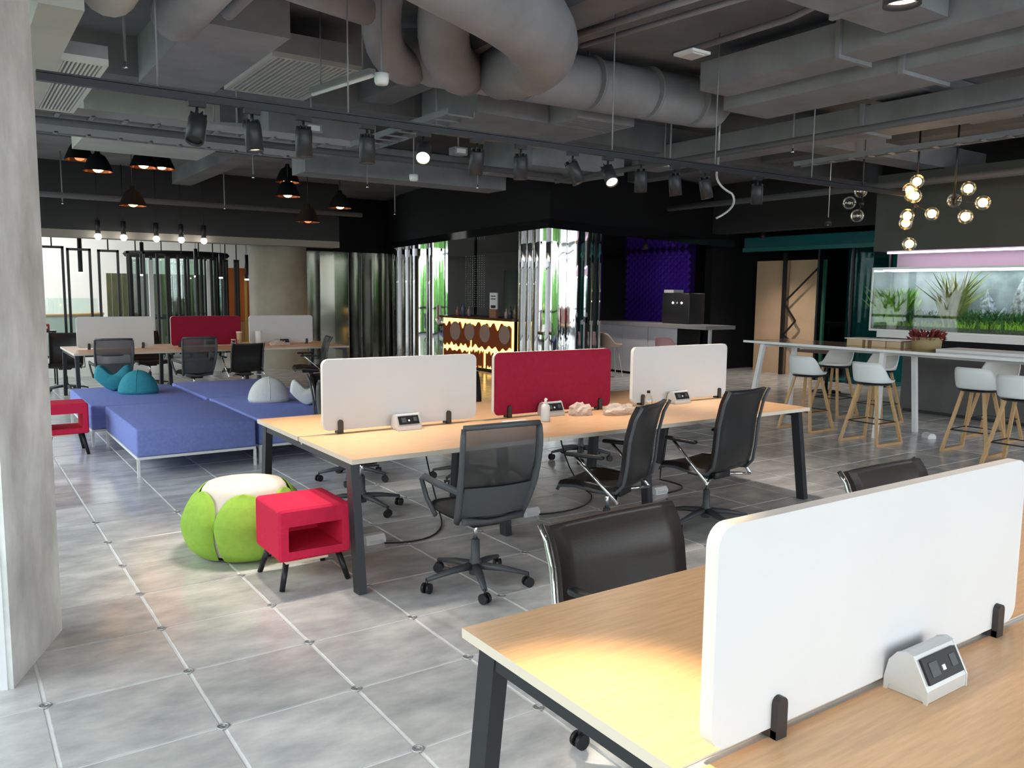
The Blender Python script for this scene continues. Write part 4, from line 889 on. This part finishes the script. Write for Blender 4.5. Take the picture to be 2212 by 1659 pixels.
MB().box(.02, .15, 0, 2.2, .6, 2.72).obj('backing', mat('violet_dark', (.02, .006, .09), .4), vt); MB().box(-.02, .15, -.02, 2.22, 2.72, 2.80).obj('top_trim', SILVER, vt)
VT = mat('violet_tile', (.10, .03, .48), .12, spec=.8)
dm = MB().prism([(0, -.055), (.035, 0), (0, .055), (-.035, 0)], -.018, .018, YZ).mesh('tile', VT)
dm2 = MB(); dm2.add([(.0, 0, -.08), (0, .095, 0), (0, 0, .08), (0, -.095, 0), (-.04, 0, 0)], [(0, 1, 4), (1, 2, 4), (2, 3, 4), (3, 0, 4)]); dmm = dm2.mesh('tile', VT)
for r_ in range(26):
    for q in range(21):
        y = .1 + q * .1 + (.1 if r_ % 2 else 0); z = .70 + r_ * .077
        if y < 2.12 and q % 2 == 0: link('tile', dmm, vt, (.02, y, z)); 
        elif y < 2.15: pass
def shell_chair(label, x, y, rz, m):
    t = thing('shell_stool', label, 'stool', (x, y, 0), rz)
    def f(u, v):
        a = 2 * PI * u; bk = .5 - .5 * math.sin(a); k = min(1, v / .5); z = .62 if v < .5 else .62 + (v - .5) * 2 * (.06 + .22 * S(.4, .9, bk)); return (math.cos(a) * .24 * k * (1 + .1 * max(0, v - .5)), math.sin(a) * .22 * k * (1 + .1 * max(0, v - .5)), z)
    o = MB().grid(f, 28, 10).obj('seat_shell', m, t); sm = o.modifiers.new('thickness', 'SOLIDIFY'); sm.thickness = .015
    for sx in (-1, 1):
        for sy in (-1, 1): MB().tube([(sx * .1, sy * .1, .62), (sx * .2, sy * .2, 0)], .011, 8).obj('leg', SILVER, t)
shell_chair('beige shell stool before the coffee counter', 10.2, 8.80, R(-110), mat('beige_shell', (.55, .40, .33), .6))
shell_chair('pink shell stool before the coffee counter, partly behind the white screen', 10.2, 7.2, R(-90), mat('pink_shell', (.55, .28, .30), .6))
# dark side rooms
struct(MB().box(15.6, 15.8, 2.5, 16, 0, CZ), 'wall_side', DARK)
struct(MB().box(13.2, 15.6, 8.9, 9.1, 0, CZ), 'wall_partition', DARK)
struct(MB().box(12.6, 12.9, 3.2, 13, 2.95, CZ), 'trim_6', mat('bulkhead', (.045, .045, .047), .8))
bp_ = thing('beige_panel_wall', 'beige wooden panels behind black steel bracing', 'wall panel', (14.0, 6.6, 0))
BEI = mat('beige_ply', (.72, .50, .33), .6, var=.08, vscale=2)
for i in range(2): MB().box(0, .06, i * .87, i * .87 + .85, 0, 2.42).obj('panel', BEI, bp_)
br2 = thing('steel_bracing', 'black steel zigzag bracing before the beige panels', 'bracing', (13.85, 6.6, 0))
MB().box(-.03, .03, .83, .9, 0, 2.58).obj('post', BLKP, br2); MB().box(-.03, .03, -.03, .03, 0, 2.58).obj('post', BLKP, br2)
for a, b in (((.0, 2.3), (.83, 1.55)), ((.83, 1.5), (.55, 1.15)), ((.55, 1.15), (.83, .85)), ((.83, .85), (.4, .55))): MB().bar((0, a[0], a[1]), (0, b[0], b[1]), .03, .03).obj('brace', BLKP, br2)
tg = thing('teal_glass_room', 'dark teal glass room behind the bar table', 'glass room', (13.5, 5.0, 0))
TW = mat('teal_wall', (.012, .20, .20), .3)
MB().box(1.2, 1.26, -1.4, 1.55, 0, 2.9).obj('inner_wall', TW, tg); MB().box(0, .02, -.1, 1.4, 0, 2.6).obj('pane', TEALGLASS, tg)
MB().box(-.03, .05, -1.6, 3.3, 2.6, 2.68).obj('top_rail', TW, tg); MB().box(.02, 1.2, -1.4, 3.3, 2.68, 2.9).obj('roof_panel', mat('teal_roof', (.015, .17, .20), .2), tg)
for y in (-.1, .65, 1.4): MB().box(-.02, .04, y - .02, y + .02, 0, 2.6).obj('mullion', BLKP, tg)
# cluttered table with two dark chairs behind the bar table
tbk = thing('dark_table', 'small dark table with red-brown chairs behind the bar table', 'table', (11.9, 5.0, 0)); MB().box(-.4, .4, -.4, .4, .7, .74).obj('tabletop', mat('dk_table', (.12, .07, .06), .4), tbk); MB().tube([(0, 0, 0), (0, 0, .7)], .03, 10).obj('pedestal', BLKP, tbk); MB().lathe([(0, 0), (.25, 0), (.25, .02), (0, .03)], 16).obj('foot', BLKP, tbk)

# loose cable hanging from the ceiling right of the track
tag(MB().tube([(6.9, 3.2, CZ), (6.9, 3.2, 3.2)] + arc((6.9, 3.2, 3.2), (6.75, 3.15, 3.0), (7.05, 3.1, 2.9)) + arc((7.05, 3.1, 2.9), (7.15, 3.05, 2.75), (6.85, 3.15, 2.6))[1:], .014, 6).obj('loose_cable', SILVER), 'curly pale cable dangling from the ceiling right of the spotlights', 'cable')

# small downlights that light the coffee counter and the dark side room
def downlight(label, x, y, z, power, top):
    t = thing('downlight', label, 'ceiling lamp', (x, y, z)); MB().lathe([(.0, .12), (.05, .12), (.055, 0), (.046, 0)], 16).obj('housing', BLKP, t); MB().lathe([(0, .01), (.045, .01)], 16).obj('lens', LAMPON, t)
    MB().tube([(0, 0, .12), (0, 0, top - z)], .008, 6).obj('rod', BLKP, t)
    l = bpy.data.lights.new('downlight_lamp', 'SPOT'); l.energy = power; l.color = (1, .9, .78); l.spot_size = R(120); l.spot_blend = .8; l.shadow_soft_size = .05
    lo = bpy.data.objects.new('downlight_lamp', l); COL.objects.link(lo); lo.parent = t; lo.location = (0, 0, -.01)
downlight('added downlight brightening the coffee counter', 10.5, 8.2, 2.55, 90, 2.695)  # unseen lamp added to brighten the counter front
downlight('small downlight in front of the beige panels', 12.75, 7.2, 2.8, 110, 2.95)
downlight('small downlight in the teal glass room', 13.2, 4.9, 2.9, 70, CZ)

sb = thing('console_table', 'thin black console table left of the far desk', 'table', (.42, 12.5, 0))
MB().box(-.35, .3, -.2, .2, .92, .95).obj('tabletop', BLKP, sb)
for x in (-.33, .28):
    for y in (-.18, .18): MB().box(x - .012, x + .012, y - .012, y + .012, 0, .92).obj('leg', BLKP, sb)
rb = thing('box_file', 'red box file on the black console table', 'file', (.52, 12.5, .95)); MB().rbox(-.11, .11, -.1, .1, 0, .11, .006).obj('box_body', mat('dull_red', (.45, .08, .08), .6), rb); MB().box(-.08, .08, -.104, -.1, .03, .07).obj('label_strip', WHITEP, rb)

# clutter under the slab: a batten lamp, a grille piece, junction boxes, conduits
def batten(label, p, q, z):
    p = Vector((*p, z)); q = Vector((*q, z)); t = thing('ceiling_batten', label, 'ceiling lamp', p); d = q - p
    MB().bar((0, 0, .03), d + Vector((0, 0, .03)), .06, .04).obj('housing', DUCT, t); MB().tube([(0, 0, 0), d], .016, 8).obj('tube', WHITEM, t)
    for f in (.15, .85): MB().tube([d * f + Vector((0, 0, .05)), d * f + Vector((0, 0, CZ - z))], .006, 6).obj('hanger_rod', DUCT, t)
batten('slim white batten lamp below the smoke sensor', (1.78, 3.0), (1.92, 2.15), 3.3)
batten('short white grille piece behind the track on the left', (1.45, 4.95), (1.75, 4.85), 3.3)  # slatted grille piece drawn with the batten shape, not a lamp
for i, (x, y, z, lb) in enumerate([(2.45, 4.95, 3.2, 'small grey junction box behind the track on the left'), (2.3, 4.4, 3.25, 'small grey junction box above the lit spotlight'), (4.3, 4.9, 3.3, 'grey junction box above the right-hand spotlights'), (6.9, 4.1, 3.3, 'grey junction box above the end of the track')]):
    t = thing('junction_box', lb, 'junction box', (x, y, z)); MB().rbox(-.09, .09, -.07, .07, 0, .09, .008).obj('box_body', DUCT, t); MB().tube([(0, 0, .09), (0, 0, CZ - z)], .01, 6).obj('conduit_drop', DUCT, t); MB().box(-.06, .06, -.074, -.07, .02, .07).obj('cover', SILVER, t)
for i, (pts, lb) in enumerate([([(2.05, 5.0, 3.45), (2.05, 8.6, 3.45)], 'thin conduit running away above the teal cushions'), ([(2.6, 4.95, 3.5), (4.4, 4.95, 3.5)], 'thin conduit crossing behind the lit spotlight'), ([(5.0, 4.98, 3.4), (7.2, 4.98, 3.4)], 'thin conduit crossing above the right white screen'), ([(4.6, 5.0, 3.6), (4.6, 6.9, 3.6)], 'thin conduit running away above the kiosk mirror'), ([(6.9, -2, 3.6), (6.9, .8, 3.6)], 'thin conduit beside the widest rectangular duct')]):
    tag(MB().tube([(p[0], p[1], CZ - .018) for p in pts], .018, 6).obj('conduit', DUCTL if i % 2 else DUCT), lb, 'conduit')
for i, (x, y, z) in enumerate([(.4, 3.2, 3.35), (1.9, 5.1, 3.2), (2.7, 7.6, 3.2), (4.0, 6.8, 3.1), (5.2, 5.9, 3.1), (6.3, 3.4, 3.2), (7.1, 2.3, 3.3), (3.3, 11.2, 3.1), (.9, 12.2, 3.1), (5.6, 9.2, 3.0)]):
    t = thing('sprinkler', 'small sprinkler head on a thin drop pipe, %s from the left' % ORD[sorted(range(10), key=lambda q: project([(.4, 3.2, 3.35), (1.9, 5.1, 3.2), (2.7, 7.6, 3.2), (4.0, 6.8, 3.1), (5.2, 5.9, 3.1), (6.3, 3.4, 3.2), (7.1, 2.3, 3.3), (3.3, 11.2, 3.1), (.9, 12.2, 3.1), (5.6, 9.2, 3.0)][q])[0]).index(i)], 'sprinkler', (x, y, z), 0, 'sprinkler heads')
    MB().tube([(0, 0, .03), (0, 0, CZ - z)], .01, 6).obj('drop_pipe', DUCT, t); MB().lathe([(0, -.02), (.022, -.015), (.008, 0), (.012, .03), (0, .03)], 10).obj('head', CHROME, t)
